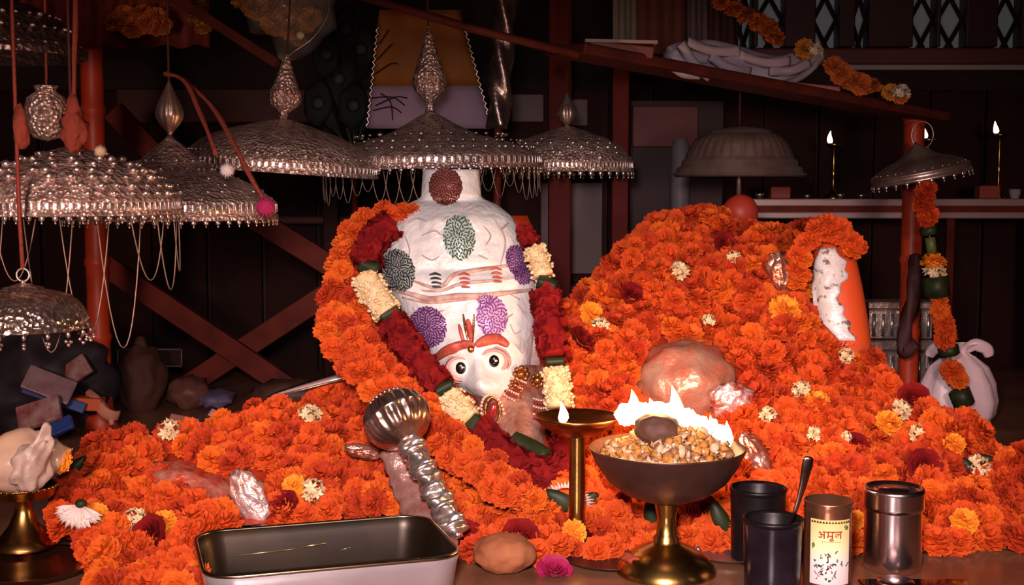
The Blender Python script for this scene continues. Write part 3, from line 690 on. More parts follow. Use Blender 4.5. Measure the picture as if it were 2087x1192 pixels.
# ================================================================== IDOL HEAD
EDGE = [(345, 862, 976), (400, 858, 981), (408, 850, 990), (416, 826, 1012), (440, 806, 1042), (480, 787, 1066), (520, 780, 1079), (560, 785, 1088), (600, 800, 1090), (640, 823, 1089), (680, 846, 1087), (710, 866, 1084), (740, 886, 1080), (770, 912, 1075), (790, 935, 1068), (805, 958, 1055), (815, 985, 1030)]
eL = [(a, b) for a, b, c in EDGE]; eR = [(a, c) for a, b, c in EDGE]
def head_d(x, y):
    l = interp(eL, y); r_ = interp(eR, y); c = (l+r_)/2; hw = (r_-l)/2
    s = max(-1, min(1, (x-c)/hw)); vt = max(0, min(1, (y-408)/40)) if y > 404 else .25
    vb = max(0, min(1, (818-y)/30))
    bulge = .075*math.sqrt(max(0, 1-s*s*.97))*(.35+.65*math.sqrt(vt))*(.5+.5*math.sqrt(vb)) if y > 404 else .04*math.sqrt(max(0, 1-s*s))
    d = 2.11-(y-350)*.00028-bulge
    # brow ridge, eye sockets and muzzle
    def gs(cx, cy, a, b): return math.exp(-((x-cx)/a)**2-((y-cy)/b)**2)
    d += .010*gs(938, 750, 34, 24)+.010*gs(1006, 737, 34, 24)
    d -= .022*gs(985, 795, 32, 28)+.012*gs(975, 755, 14, 34)
    d -= .006*gs(940, 716, 50, 9)+.006*gs(1000, 702, 46, 9)
    d += .004*math.exp(-((y-548)/7)**2)-.006*math.exp(-((y-575)/16)**2)
    return d+.0035*noise.noise(Vector((x/28, y/28, 2)))
rows = []
for y in [345+i*6.1 for i in range(78)]:
    if y > 815: break
    l = interp(eL, y); r_ = interp(eR, y)
    rows.append([P(x, y, head_d(x, y)) for x in [l+(r_-l)*(.5-.5*math.cos(PI*i/46)) for i in range(47)]])
hv, hf = sheet(rows); n = len(hv); W_ = 47; Hn = len(rows)
bk = []
for j, rw in enumerate(rows):
    for i, p in enumerate(rw): bk.append(Vector((p.x, rw[0].y+.02+.05*math.sin(PI*i/46), p.z)))
ring = [i for i in range(W_)]+[j*W_+W_-1 for j in range(1, Hn)]+[(Hn-1)*W_+i for i in range(W_-2, -1, -1)]+[j*W_ for j in range(Hn-2, 0, -1)]
hf = hf+[tuple(i+n for i in reversed(q)) for q in hf]+[(ring[i], ring[i-1], ring[i-1]+n, ring[i]+n) for i in range(len(ring))]
face = ob('face', local(idol, (hv+bk, hf)), M_foil, idol, label='white foil covered face and tall headdress')
def HP(x, y, off=.003): return P(x, y, head_d(x, y)-off)
# foil discs
def disc(cx, cy, a, b, rot, base, ink, seed, lab, dens=120):
    g = []
    for j in range(7):
        row = []
        for i in range(25):
            th = 2*PI*i/24; rr = j/6; u = a*rr*math.cos(th); v = b*rr*math.sin(th)
            x = cx+u*math.cos(rot)-v*math.sin(rot); y = cy+u*math.sin(rot)+v*math.cos(rot)
            row.append(HP(x, y, .003+.003*(1-rr*rr)))
        g.append(row)
    o = ob('foil_disc', local(idol, sheet(g)), base, idol, label=lab)
    r = random.Random(seed); parts = []
    for k in range(dens):
        ring_ = k/dens; rr = math.sqrt((k+.5)/dens); th = k*2.39996; L = r.uniform(.10, .20)
        pth = []
        curl = r.uniform(-.5, .5)
        for q in (0, .5, 1):
            r2 = min(1.03, rr+(q-.5)*L); t2 = th+curl*(q-.5)*.6
            u = a*r2*math.cos(t2); v = b*r2*math.sin(t2); x = cx+u*math.cos(rot)-v*math.sin(rot); y = cy+u*math.sin(rot)+v*math.cos(rot)
            pth.append(HP(x, y, .0048+.003*(1-min(1, r2*r2))))
        parts.append(tube(pth, [.0008, .0012, .0006], 4))
    ob('filigree', local(idol, join(*parts)), ink, o, kind='stuff')
m_purp = mat('foil_purple', (.60, .34, .62), .35, .3); m_purp2 = mat('foil_lilac', (.78, .52, .80), .35, .2)
i_purp = mat('ink_purple', (.10, .015, .12), .5); i_blk = mat('ink_black', (.02, .03, .03), .5); i_grn = mat('ink_green', (.04, .10, .07), .5); i_red = mat('ink_red', (.12, .015, .012), .5); i_mag = mat('ink_magenta', (.30, .06, .34), .5)
m_mint = mat('foil_mint', (.66, .76, .70), .4, .3); m_gry = mat('foil_grey', (.62, .64, .62), .35, .4); m_rusty = mat('foil_rust', (.42, .16, .13), .4, .4)
disc(908, 380, 34, 38, 0, m_rusty, i_red, 1, 'rust red foil disc at the top', 150)
disc(936, 484, 33, 46, -.1, m_mint, i_grn, 2, 'pale green foil disc', 110)
disc(812, 551, 33, 44, -.25, m_gry, i_blk, 3, 'black and grey foil disc at the left', 150)
disc(1056, 532, 24, 34, -.35, m_purp, i_purp, 4, 'purple foil disc at the right edge', 110)
disc(1066, 556, 20, 24, -.3, m_purp, i_purp, 14, None, 70)
disc(872, 666, 38, 42, -.3, m_purp, i_purp, 5, 'large purple foil disc on the left brow', 170)
disc(1003, 645, 32, 42, -.1, m_purp2, i_mag, 6, 'lilac foil disc on the right brow', 110)
disc(990, 612, 17, 14, 0, m_purp2, i_mag, 16, None, 40)
def stroke(pts_, r_, m, nm='painted_mark', off=.003, parent=idol, lab=None, flat=.5):
    cp = catmull([Vector((a, b, 0)) for a, b in pts_], 6); q = [HP(p.x, p.y, off) for p in cp]; n = len(q)
    rad = [S(r_, 2.0)*(.35+.65*math.sin(PI*(i+.6)/(n+.2))) for i in range(n)]
    return ob(nm, local(idol, tube(q, rad, 8, flat=flat)), m, parent, label=lab)
m_brow = mat('brow_red', (.42, .05, .04), .5, col2=(.55, .12, .07), nscale=120)
stroke([(882, 738), (905, 718), (930, 708), (955, 702), (968, 706)], 12, m_brow, 'eyebrow', lab='red painted left eyebrow')
stroke([(970, 704), (990, 694), (1015, 692), (1036, 704)], 12, m_brow, 'eyebrow', lab='red painted right eyebrow')
for pp, rr, mm in (([(953, 650), (957, 670), (961, 695)], 6, m_brow), ([(935, 660), (940, 680), (946, 700)], 4, m_brow), ([(944, 640), (948, 665), (953, 690)], 3, M_gold), ([(966, 640), (965, 665), (963, 700)], 2.5, M_gold)):
    stroke(pp, rr, mm, 'tilak_mark')
ob('tilak_bead', local(idol, blob(HP(960, 712, .004), (S(7, 2), .003, S(7, 2)), 2)), M_gold, idol, label='gold bead between the brows')
m_eye = mat('eye_white', (.88, .84, .78), .18, coat=.5); m_lid = mat('lid_pink', (.60, .30, .28), .5); m_pup = mat('pupil_black', (.012, .006, .008), .12, coat=1)
for cx, cy, pxo, pyo, rot in ((939, 751, 939, 750, .3), (1005, 736, 1007, 736, -.15)):
    c = HP(cx, cy, .002)
    e = ob('eye', blob((0, 0, 0), (S(24, 2), .010, S(21, 2)), 3, rot=(0, rot, 0)), m_eye, idol, loc=c-idol.location)
    q = P(pxo, pyo, c.y-.0085)-c
    ob('pupil', blob(q, (S(10.5, 2), .0035, S(12.5, 2)), 3), m_pup, e)
    ob('glint', blob(P(pxo+3, pyo-1, c.y-.0122)-c, (S(2.6, 2), .001, S(3, 2)), 1), m_eye, e)
    for k, (sc_, rr_) in enumerate(((1.12, 4.0), (1.42, 2.2))):
        ob('eyelid', tube([Vector((S(24*sc_, 2)*math.cos(t), -.002+.004*k, S(20*sc_, 2)*math.sin(t))) for t in [2*PI*i/26 for i in range(26)]], S(rr_, 2), 6, closed=True), m_lid, e)
m_fold = mat('fold_rose', (.46, .24, .20), .5, col2=(.70, .52, .48), nscale=60)
for pts_, r_ in (([(842, 572), (880, 585), (905, 580), (925, 560), (960, 552), (1000, 546), (1040, 542), (1062, 550)], 5), ([(800, 590), (840, 600), (880, 610), (930, 604), (980, 603), (1030, 597), (1085, 590)], 7), ([(860, 592), (900, 592), (940, 578), (1000, 572), (1050, 566)], 3.5), ([(820, 606), (870, 616), (930, 612), (985, 606)], 3)):
    stroke(pts_, r_, m_fold, 'headband_fold')
for cx, cy, m in ((887, 573, i_blk), (946, 573, m_brow), (1011, 562, m_brow)):
    for k in range(4):
        stroke([(cx-12+k*2, cy-13+k*8), (cx, cy-16+k*9), (cx+12, cy-12+k*8)], 2.4, m, 'headband_jewel', .006)
for pts_ in ([(830, 455), (850, 445), (870, 452)], [(860, 480), (885, 470), (900, 480)], [(985, 460), (1000, 480), (990, 500)], [(1010, 450), (1030, 490), (1020, 540)], [(880, 435), (890, 430), (897, 425)], [(1040, 480), (1050, 500)], [(1040, 660), (1050, 680), (1062, 672)], [(1050, 700), (1065, 720)], [(800, 500), (815, 490)], [(950, 430), (975, 420)], [(825, 480), (835, 510), (828, 530)], [(860, 520), (880, 530), (895, 522)], [(975, 520), (995, 528)], [(1020, 470), (1035, 455)], [(900, 450), (915, 440)], [(845, 420), (860, 414)], [(880, 640), (905, 632)], [(1055, 620), (1070, 640)], [(1030, 650), (1045, 640)], [(1040, 600), (1060, 610)], [(840, 625), (850, 640)], [(915, 415), (940, 425), (960, 415)]):
    stroke(pts_, 1.6, mat('crease_grey', (.46, .36, .36), .5), 'foil_crease')
# jewelled chin and throat
def chin_d(x, y): return 1.965-(y-780)*.0006-.03*math.exp(-((x-1050)/60)**2)
CH = [(745, 1035, 1110), (775, 1000, 1118), (800, 965, 1122), (830, 975, 1124), (860, 990, 1124), (890, 1005, 1122), (920, 1040, 1118), (940, 1075, 1105)]
cl = [(a, b) for a, b, c in CH]; cr = [(a, c) for a, b, c in CH]
g = []
for y in range(745, 945, 8):
    l = interp(cl, y); r_ = interp(cr, y)
    g.append([P(l+(r_-l)*i/16, y, chin_d(l+(r_-l)*i/16, y)+.02*abs(i/8-1)**3) for i in range(17)])
ob('throat_foil', local(idol, sheet(g)), mat('throat_foil', (.80, .48, .38), .28, .6, col2=(.52, .18, .11), nscale=50, bump=.9, bscale=90), idol, label='crinkled copper foil throat', solid=.004)
def bead_string(pts_, n, r_, m, nm='bead_string', off=.010, dd=None):
    cp = catmull([Vector((a, b, 0)) for a, b in pts_], 8); L = [0]
    for a, b in zip(cp, cp[1:]): L.append(L[-1]+(b-a).length)
    parts = []
    for k in range(n):
        t = L[-1]*k/max(1, n-1); i = max(j for j in range(len(L)) if L[j] <= t+1e-6); i = min(i, len(cp)-2)
        p = cp[i].lerp(cp[i+1], (t-L[i])/max(1e-6, L[i+1]-L[i])); parts.append(mv(ico(1), P(p.x, p.y, (dd or chin_d)(p.x, p.y)-off), sc=S(r_, 2)))
    return ob(nm, local(idol, join(*parts)), m, idol)
m_pearl = mat('pearl', (.85, .55, .45), .25, .2); m_redb = mat('red_bead', (.30, .015, .015), .25)
for k in range(4): bead_string([(925+k*6, 782+k*11), (955+k*5, 812+k*8), (985+k*4, 836+k*5)], 14, 3.2, m_pearl if k % 2 else m_redb, dd=lambda x, y: 1.93)
ob('nose_ring', local(idol, tube([P(1004+15*math.cos(t), 838+28*math.sin(t), 1.90) for t in [2*PI*i/30 for i in range(30)]], S(3, 2), 6, closed=True)), M_gold, idol)
ob('nose_ring_bead', local(idol, join(*[mv(ico(1), P(1004+23*math.cos(t)+5*math.sin(t), 842+38*math.sin(t), 1.90), sc=S(3.8, 2)) for t in [2*PI*i/30 for i in range(30)]])), m_pearl, idol)
ob('nose_stone', local(idol, blob(P(1004, 838, 1.90), (S(9, 2), .004, S(19, 2)), 2, rot=(0, .25, 0))), m_redb, idol)
for k in range(7): bead_string([(1012+k*5, 790-k*3), (1030+k*5, 806-k*5), (1048+k*4, 816-k*6)], 9, 2.8, m_redb if k % 2 else m_pearl)
for k in range(6): bead_string([(1088, 812+k*8), (1104, 816+k*8), (1118, 812+k*8)], 7, 3, m_redb if k % 2 else m_pearl)
bead_string([(985, 845), (1000, 880), (1020, 905), (1040, 925)], 16, 3.4, m_pearl)
for x, y, r_ in ((1062, 762, 17), (1095, 775, 15), (1050, 785, 12)):
    ob('gold_rosette', local(idol, join(*[mv(ico(1), P(x+r_*.75*math.cos(t), y+r_*.75*math.sin(t), chin_d(x, y)-.012), sc=S(r_*.36, 2)) for t in [2*PI*i/8 for i in range(8)]], blob(P(x, y, chin_d(x, y)-.014), (S(r_*.45, 2),)*3, 2))), M_gold, idol)
for k in range(6): bead_string([(1040+k*5, 770+k*2), (1030+k*6, 795+k*3)], 6, 2.4, M_gold)
# side ribbon along the right of the face
ob('side_ribbon', local(idol, tube(catmull([P(1093, 560, 2.05), P(1093, 640, 2.03), P(1091, 740, 2.0), P(1095, 840, 1.94), P(1105, 930, 1.88)], 8), S(11, 2), 10, flat=.35)), mat('ribbon_pink', (.55, .26, .24), .3, .4, col2=(.70, .50, .50), nscale=50), idol)
# raised foot with foil, right
ft = catmull([P(1730, 760, 2.10), P(1722, 680, 2.12), P(1712, 600, 2.14), P(1700, 530, 2.16), P(1692, 470, 2.18)], 6); n = len(ft)
ob('raised_hand', local(idol, tube(ft, [S(interp([(0, 52), (.3, 50), (.7, 46), (.9, 38), (1, 16)], i/(n-1)), 2.12) for i in range(n)], 26, flat=.8)), mat('hand_orange', (.72, .085, .02), .45), idol, label='orange raised hand beside the heap')
fo = []
for y in range(505, 700, 9):
    xl = interp([(505, 1668), (540, 1652), (590, 1650), (640, 1655), (700, 1712)], y)+5*math.sin(y*.7); xr = interp([(505, 1700), (530, 1722), (560, 1728), (600, 1706), (640, 1722), (700, 1745)], y)+5*math.sin(y*.9)
    rw = []
    for i in range(11):
        x = xl+(xr-xl)*i/10; cx_ = interp([(470, 1692), (530, 1700), (600, 1712), (680, 1722), (760, 1730)], y); hw = 50; s = max(-1, min(1, (x-cx_)/hw))
        rw.append(P(x, y, interp([(470, 2.18), (600, 2.14), (760, 2.1)], y)-S(50, 2.12)*.8*math.sqrt(1-s*s*.95)-.004+.002*noise.noise(Vector((x/9, y/9, 0)))))
    fo.append(rw)
ob('hand_foil', local(idol, sheet(fo)), mat('white_leaf_foil', (.86, .83, .84), .35, .2, col2=(.22, .14, .14), nscale=75, bump=.5, bscale=60, contrast=(.56, .66)), idol, label='torn white foil patch on the raised hand', solid=.0015)
# knee with wrinkled foil
ob('knee', local(idol, blob(P(1395, 785, 2.02), (S(108, 2), .075, S(92, 2)), 4, .06, 3)), mat('knee_foil', (.62, .16, .09), .34, .35, col2=(.55, .30, .22), nscale=26, bump=.9, bscale=60), idol, label='knee wrapped in shiny crinkled pinkish film')
ob('chest', local(idol, blob(P(430, 1000, 1.81), (S(135, 1.75), .085, S(46, 1.75)), 4, .10, 3, rot=(0, .30, 0))), mat('chest_foil', (.70, .07, .03), .25, .35, col2=(.66, .26, .18), nscale=60, bump=1.0, bscale=90), idol, label='foot under red crinkled film at left')
def foil_patch(c, a, b, rot, m, lab, th=.012, d=None):
    v, f = blob(c, (a, th, b), 4, .14, 3.5, rot=(0, rot, 0), seed=c.x*30); return ob('foil_patch', local(idol, (v, f)), m, idol, label=lab)
foil_patch(P(512, 1018, 1.70), S(36, 1.7), S(68, 1.7), -.45, mat('foil_white_rough', (.85, .68, .66), .3, .6, col2=(.68, .25, .18), nscale=60, bump=1, bscale=110), 'crumpled white foil on the left')
foil_patch(P(1540, 935, 1.82), S(26, 1.8), S(60, 1.8), -.5, M_crink, 'crumpled silver foil behind the black cup')
foil_patch(P(1592, 560, 2.16), S(24, 2.15), S(46, 2.15), -.3, M_crink, None)
foil_patch(P(1490, 820, 1.93), S(42, 2), S(40, 2), 0, mat('foil_pinkwhite', (.85, .60, .60), .3, .5, col2=(.55, .08, .05), nscale=60, bump=1, bscale=80), None)
foil_patch(P(1232, 730, 2.03), S(24, 2), S(28, 2), 0, M_crink, None)
foil_patch(P(740, 920, 1.80), S(40, 1.8), S(15, 1.8), .2, M_crink, None)
# orange ball
ob('orange_ball', blob((0, 0, 0), (S(36, 2.45),)*3, 4, .01), mat('ball_orange', (.55, .05, .02), .5, col2=(.42, .04, .02), nscale=10), label='smooth orange-red ball under the fluted silver umbrella', cat='ball', loc=P(1509, 432, 2.45))

# ================================================================== ROSE GARLAND around the face
rg = thing('rose_garland', P(960, 950, 1.95), 'garland of red rose, white tuberose and dark leaf sections hung around the white face', 'garland')
def gd(x, y): return 2.035-(y-450)*.00038 if y < 900 else 1.864-(y-900)*.0008
def seg(kind, pts_, w_):
    cp = catmull([Vector((a, b, 0)) for a, b in pts_], 6)
    q = [P(p.x, p.y, gd(p.x, p.y)-.02) for p in cp]; L = sum((b-a).length for a, b in zip(q, q[1:])); r_ = S(w_, 2)
    def at(t):
        t = max(0, min(.9999, t))*(len(q)-1); i = int(t); return q[i].lerp(q[i+1], t-i), (q[i+1]-q[i]).normalized()
    parts = []
    if kind == 'rose':
        n = int(L/.00075); parts.append(tube(q, r_*.86, 10))
        for k in range(n):
            c, t = at(R.random()); e = t.to_track_quat('Z', 'Y').to_matrix(); th = R.random()*6.28
            nn = e @ Vector((math.cos(th), math.sin(th), 0)); nn = (nn+Vector((R.uniform(-.5, .5), R.uniform(-.5, .5), R.uniform(-.5, .5)))*.9).normalized()
            m_ = Matrix.Translation(c+(e @ Vector((math.cos(th), math.sin(th), 0)))*r_*.84) @ nn.to_track_quat('Z', 'Y').to_matrix().to_4x4() @ Matrix.Rotation(R.random()*6.28, 4, 'Z')
            z_ = R.uniform(.006, .0095)
            parts.append(tf(sheet([[Vector((z_*u, z_*v, .0028*(u*u+v*v)*R.uniform(.3, 1.3)+.0015)) for u in (-.8*(1-.2*abs(v)), 0, .8*(1-.2*abs(v)))] for v in (-1, -.4, .4, 1)]), m_))
        ob('rose_section', local(rg, join(*parts)), M_rose, rg)
    elif kind == 'white':
        parts.append(tube(q, r_*.92, 10)); n = int(L/.00042)
        for k in range(n):
            c, t = at(R.random()); e = t.to_track_quat('Z', 'Y').to_matrix(); th = R.random()*6.28; o_ = e @ Vector((math.cos(th), math.sin(th), 0))
            parts.append(mv(ico(1), c+o_*r_*R.uniform(.88, 1.08), (R.random()*3, R.random()*3, 0), (.0030, .0022, .0048)))
        ob('tuberose_section', local(rg, join(*parts)), M_white, rg)
    else:
        parts.append(tube(q, r_, 14, lobes=5, amp=.05, twist=.2)); 
        for k in range(4):
            parts.append(mv(tube(q, r_*.3, 6), (0, -r_*.75, 0.0)) if k == 0 else ([], []))
        ob('leaf_band', local(rg, join(*parts)), M_leaf, rg)
seg('rose', [(800, 455), (765, 480), (750, 515), (748, 535)], 30)
seg('leaf', [(736, 538), (768, 552)], 17)
seg('white', [(742, 565), (758, 592), (775, 618), (790, 638)], 29)
seg('leaf', [(776, 648), (812, 630)], 13)
seg('rose', [(800, 655), (825, 695), (855, 740), (895, 785)], 30)
seg('leaf', [(888, 800), (922, 782)], 12)
seg('white', [(912, 808), (930, 830), (955, 858)], 30)
seg('leaf', [(952, 885), (975, 850)], 14)
seg('rose', [(975, 875), (1005, 905), (1040, 935), (1080, 960)], 30)
seg('leaf', [(1045, 900), (1080, 915), (1112, 935)], 20)
seg('rose', [(1090, 960), (1125, 970), (1155, 955), (1150, 900), (1140, 850)], 30)
seg('white', [(1140, 830), (1137, 790), (1130, 755)], 27)
seg('leaf', [(1112, 738), (1150, 736)], 9)
seg('rose', [(1128, 725), (1122, 680), (1115, 630), (1112, 595)], 30)
seg('leaf', [(1096, 574), (1134, 586)], 15)
seg('white', [(1108, 562), (1098, 530), (1088, 508)], 22)
seg('rose', [(1082, 495), (1065, 470)], 15)

# ================================================================== LOOSE FLOWERS IN THE HEAP
def one(nm, vf, px, py, spx, m, label, dd=.031, rot=None):
    d = heap_d(px, py)-dd; c = P(px, py, d); c.z = max(c.z, S(spx, d)*.4)
    o = ob(nm, mv(vf, sc=S(spx, d)), m, label=label, cat='flower', loc=c)
    o.rotation_euler = rot or yaw_up(c); return o
for i, (x, y, s, lb) in enumerate(((345, 880, 30, 'cream tuberose cluster on the left crest of the heap'), (632, 850, 32, 'cream tuberose cluster high left of the mace head'), (636, 1000, 32, 'cream tuberose cluster above the steel tray'), (275, 1058, 30, 'cream tuberose cluster left of the steel tray'),
        (1385, 552, 24, 'cream tuberose on the upper right heap'), (1445, 654, 17, 'single white bud in the middle of the right heap'), (1633, 795, 24, 'white tuberose cluster right of the flames'), (1565, 845, 22, 'pinkish tuberose near the right end of the flames'), (1836, 836, 26, 'bright white tuberose on the right shoulder of the heap'),
        (1875, 885, 26, 'pinkish tuberose below the bright white one at right'), (1660, 885, 20, 'pale pink tuberose above the spoon'), (1225, 668, 26, 'cream tuberose near the top left of the right heap'), (1725, 725, 20, 'white tuberose just under the raised orange hand'), (1990, 955, 36, 'large orange-cream tuberose cluster at the far right'), (1495, 525, 18, 'small cream tuberose near the heap top'), (1725, 890, 14, 'small pinkish bud right of the spoon'))):
    one('tuberose', TB[i % 3], x, y, s, M_white, lb)
for i, (x, y, s, lb) in enumerate(((575, 1028, 32, 'dark red rose beside the white foil above the tray'), (300, 1090, 42, 'dark red rose left of the tray corner'), (955, 1095, 42, 'dark red rose below the mace tip'), (1062, 1090, 36, 'dark red rose above the coconut'), (1190, 690, 30, 'dark red rose by the top left of the right heap'), (1290, 600, 26, 'dark red rose on the left slope of the right heap'), (1480, 495, 24, 'dark red rose near the top of the right heap'),
        (1862, 810, 30, 'dark red rose on the right shoulder beside the white tuberose'), (1885, 950, 34, 'dark red rose low on the right heap'), (1745, 900, 22, 'small dark red rose above the steel canister'), (1430, 1040, 34, 'dark red rose behind the fire bowl stem'), (830, 1000, 26, 'dark red rose beside the mace shaft'), (1270, 1025, 22, 'dark red rose under the fire bowl rim'), (880, 960, 18, 'little dark red rose on the middle slope'))):
    one('rose', RS[i % 3], x, y, s, M_rose, lb)
for i, (x, y, s, lb) in enumerate(((600, 990, 26, 'yellow marigold next to the tuberose above the tray'), (335, 1062, 26, 'yellow marigold left of the tray'), (1600, 632, 34, 'yellow marigold beside the raised hand'), (1665, 820, 28, 'yellow-orange marigold right of the flames'), (1810, 862, 30, 'yellow marigold on the right shoulder of the heap'), (1945, 905, 24, 'yellow-orange marigold at upper far right'), (1965, 1062, 30, 'yellow marigold low at far right'), (1170, 1085, 28, 'yellow marigold at the foot of the tall oil lamp'), (1205, 640, 28, 'yellow marigold strand at the left of the right heap'), (1745, 1060, 22, 'yellow marigold between the tin and the canister'), (1650, 590, 24, 'amber marigold left of the foil patch'), (1690, 470, 30, 'amber marigold on top of the raised hand'))):
    one('marigold', MG[i % 5], x, y, s, M_yel, lb)
# flowers wrapped around the top of the raised hand
hg = thing('small_marigold_garland', P(1690, 470, 2.1), 'short orange marigold garland looped over the raised hand', 'garland')
for x, y in ((1632, 640), (1624, 610), (1620, 580), (1620, 550), (1624, 520), (1638, 492), (1662, 470), (1688, 458), (1712, 466), (1730, 488), (1738, 512), (1632, 560), (1634, 530), (1655, 490), (1690, 475), (1715, 480), (1636, 665), (1745, 505), (1738, 498)):
    for rep in range(2):
        o = bpy.data.objects.new('marigold', sm[R.choice((0, 2, 3, 4))]); COL.objects.link(o); o.parent = hg; s = R.uniform(.016, .020)
        o.location = P(x+R.uniform(-5, 5), y+R.uniform(-5, 5), 2.10+.045*rep)-hg.location; o.rotation_euler = yaw_up(None); o.scale = (s, s, s)
def leaf_obj(px, py, L, Wd, rot, label, m=M_leaf, dd=.03, d=None):
    d = d or heap_d(px, py)-dd; c = P(px, py, d); g = []
    for j in range(9):
        t = j/8; wv = math.sin(PI*min(1, t*.92+.06))**.8
        g.append([Vector((S(L, d)*(t-.5), -.006*math.sin(PI*t)+.004*abs(s), S(Wd, d)*.5*wv*s)) for s in (-1, -.5, 0, .5, 1)])
    o = ob('leaf', sheet(g), m, label=label, cat='leaf', loc=c, solid=.0012); o.rotation_euler = (0, rot, 0); return o
leaf_obj(1150, 1025, 92, 40, .55, 'dark green leaf with white frilled edge at the foot of the oil lamp')
leaf_obj(1200, 1020, 48, 34, -.6, 'dark green leaf right of the oil lamp stem')
leaf_obj(1985, 965, 80, 26, .9, 'long dark leaf low at far right of the heap')
leaf_obj(2015, 935, 40, 15, .3, 'short dark leaf above the long one at far right')
leaf_obj(150, 955, 70, 26, -.8, 'dark green leaf beside the conch')
leaf_obj(1330, 1055, 80, 36, 1.4, 'dark leaf left of the fire bowl stem')
leaf_obj(1470, 1060, 90, 34, 1.1, 'dark leaf left of the black cups')
fr = thing('frilled_flower', P(1150, 1010, 1.70), 'white-pink frilled flower edging the leaf by the oil lamp', 'flower')
parts = []
for k in range(26):
    t = k/25; th = PI*(1.0-t*1.1); x = 1150+40*math.cos(th)+4; y = 1028-34*math.sin(th)*1.0; dv = Vector((math.cos(th), 0, math.sin(th)))
    c = P(x, y, 1.70); a = S(R.uniform(12, 22), 1.7)
    sd = Vector((-dv.z, 0, dv.x)); parts.append(([c-sd*.003, c+sd*.003, c+dv*a+Vector((0, -.004, 0)), c+Vector((0, .004, 0))], [(0, 1, 2), (1, 3, 2), (3, 0, 2)]))
ob('petals', local(fr, join(*parts)), mat('frill_white', (.85, .60, .58), .6), fr)
# daisy-like white flower and amber petals, left of the tray
wf = thing('white_fan_flower', P(155, 1060, 1.62), 'white fan-petalled flower in front of the conch stand', 'flower')
parts = []
for k in range(24):
    th = PI*(1.02+.86*k/23); dv = Vector((math.cos(th), 0, math.sin(th))); sd = Vector((-dv.z, 0, dv.x)); c = P(165, 1028, 1.62); L = S(R.uniform(46, 58), 1.62); w_ = .0035
    parts.append(([c, c+dv*L*.6-sd*w_+Vector((0, -.012, 0)), c+dv*L+Vector((0, -.010+.006*R.random(), 0)), c+dv*L*.6+sd*w_+Vector((0, -.012, 0))], [(0, 1, 2, 3)]))
ob('petals', local(wf, join(*parts)), mat('fan_white', (.88, .72, .68), .6), wf, solid=.001)
ob('centre', local(wf, blob(P(165, 1026, 1.62), (.008, .008, .006), 2)), M_leaf, wf)
one('marigold', MG[2], 195, 1052, 30, M_yel, 'amber marigold touching the white fan flower', dd=.03)

# ================================================================== FOREGROUND VESSELS
# ---- steel tray
tray = thing('steel_tray', Vector((0, 0, 0)), 'deep rectangular steel tray with rounded corners and brown stained inside, front centre left', 'tray')
hT = .060
c0 = G(425, 1082, hT); c1 = G(850, 1046, hT); c2 = G(926, 1136, hT); c3 = G(428, 1188, hT)
ctr = (c0+c1+c2+c3)/4; tray.location = (ctr.x, ctr.y, 0)
ux = Vector(((c2-c3)+(c1-c0))).normalized(); ang = math.atan2(ux.y, ux.x)
tray.rotation_euler = (0, 0, ang*.9)
hx = S(505, 1.50)/2; hy = .098
def rrect(hx, hy, r, z, n=7):
    o = []
    for cx, cy, a0 in ((hx-r, hy-r, 0), (-hx+r, hy-r, PI/2), (-hx+r, -hy+r, PI), (hx-r, -hy+r, 1.5*PI)):
        for i in range(n+1): a = a0+PI/2*i/n; o.append(Vector((cx+r*math.cos(a), cy+r*math.sin(a), z)))
    return o
def loft(loops, cap0=True, cap1=True):
    n = len(loops[0]); V = [p for l in loops for p in l]; Fc = []
    for j in range(len(loops)-1):
        for i in range(n): Fc.append((j*n+i, j*n+(i+1) % n, (j+1)*n+(i+1) % n, (j+1)*n+i))
    if cap0: Fc.append(tuple(range(n-1, -1, -1)))
    if cap1: Fc.append(tuple((len(loops)-1)*n+i for i in range(n)))
    return V, Fc
ob('shell', loft([rrect(hx-.016, hy-.016, .030, .001), rrect(hx-.008, hy-.008, .034, .006), rrect(hx-.002, hy-.002, .036, hT-.012), rrect(hx, hy, .038, hT-.004), rrect(hx-.001, hy-.001, .037, hT)], cap1=False), mat('steel_tray_out', (.92, .86, .90), .30, .72, col2=(.70, .60, .66), nscale=7, bump=.12, bscale=9), tray)
ob('inner_lining', loft([rrect(hx-.003, hy-.003, .035, hT-.001), rrect(hx-.004, hy-.004, .034, hT-.012), rrect(hx-.007, hy-.007, .032, hT-.016), rrect(hx-.012, hy-.012, .030, .010), rrect(hx-.02, hy-.02, .026, .004)], cap0=False), M_steelin, tray, label='brown stained inside')
rl = rrect(hx-.001, hy-.001, .037, hT)
ob('rim', tube(rl, .0025, 8, closed=True), mat('rim_brass', (.45, .33, .20), .25, 1), tray, label='thin rolled rim')
for k, (a, b, L, r_) in enumerate(((.0, .0, .03, .0016), (-.06, .0, .07, .0012), (.04, .0, .012, .001))):
    ob('scratch_streak', tube([(a-L/2, hy-.0095, hT-.026-k*.004), (a+L/2, hy-.0095, hT-.024-k*.004)], r_, 5), mat('streak', (.42, .30, .16), .3, .8), tray)
# liquid pool
ob('residue', loft([rrect(hx-.022, hy-.022, .024, .0045), rrect(hx-.03, hy-.03, .02, .006)], cap0=False), mat('residue', (.06, .02, .008), .1, 0), tray)

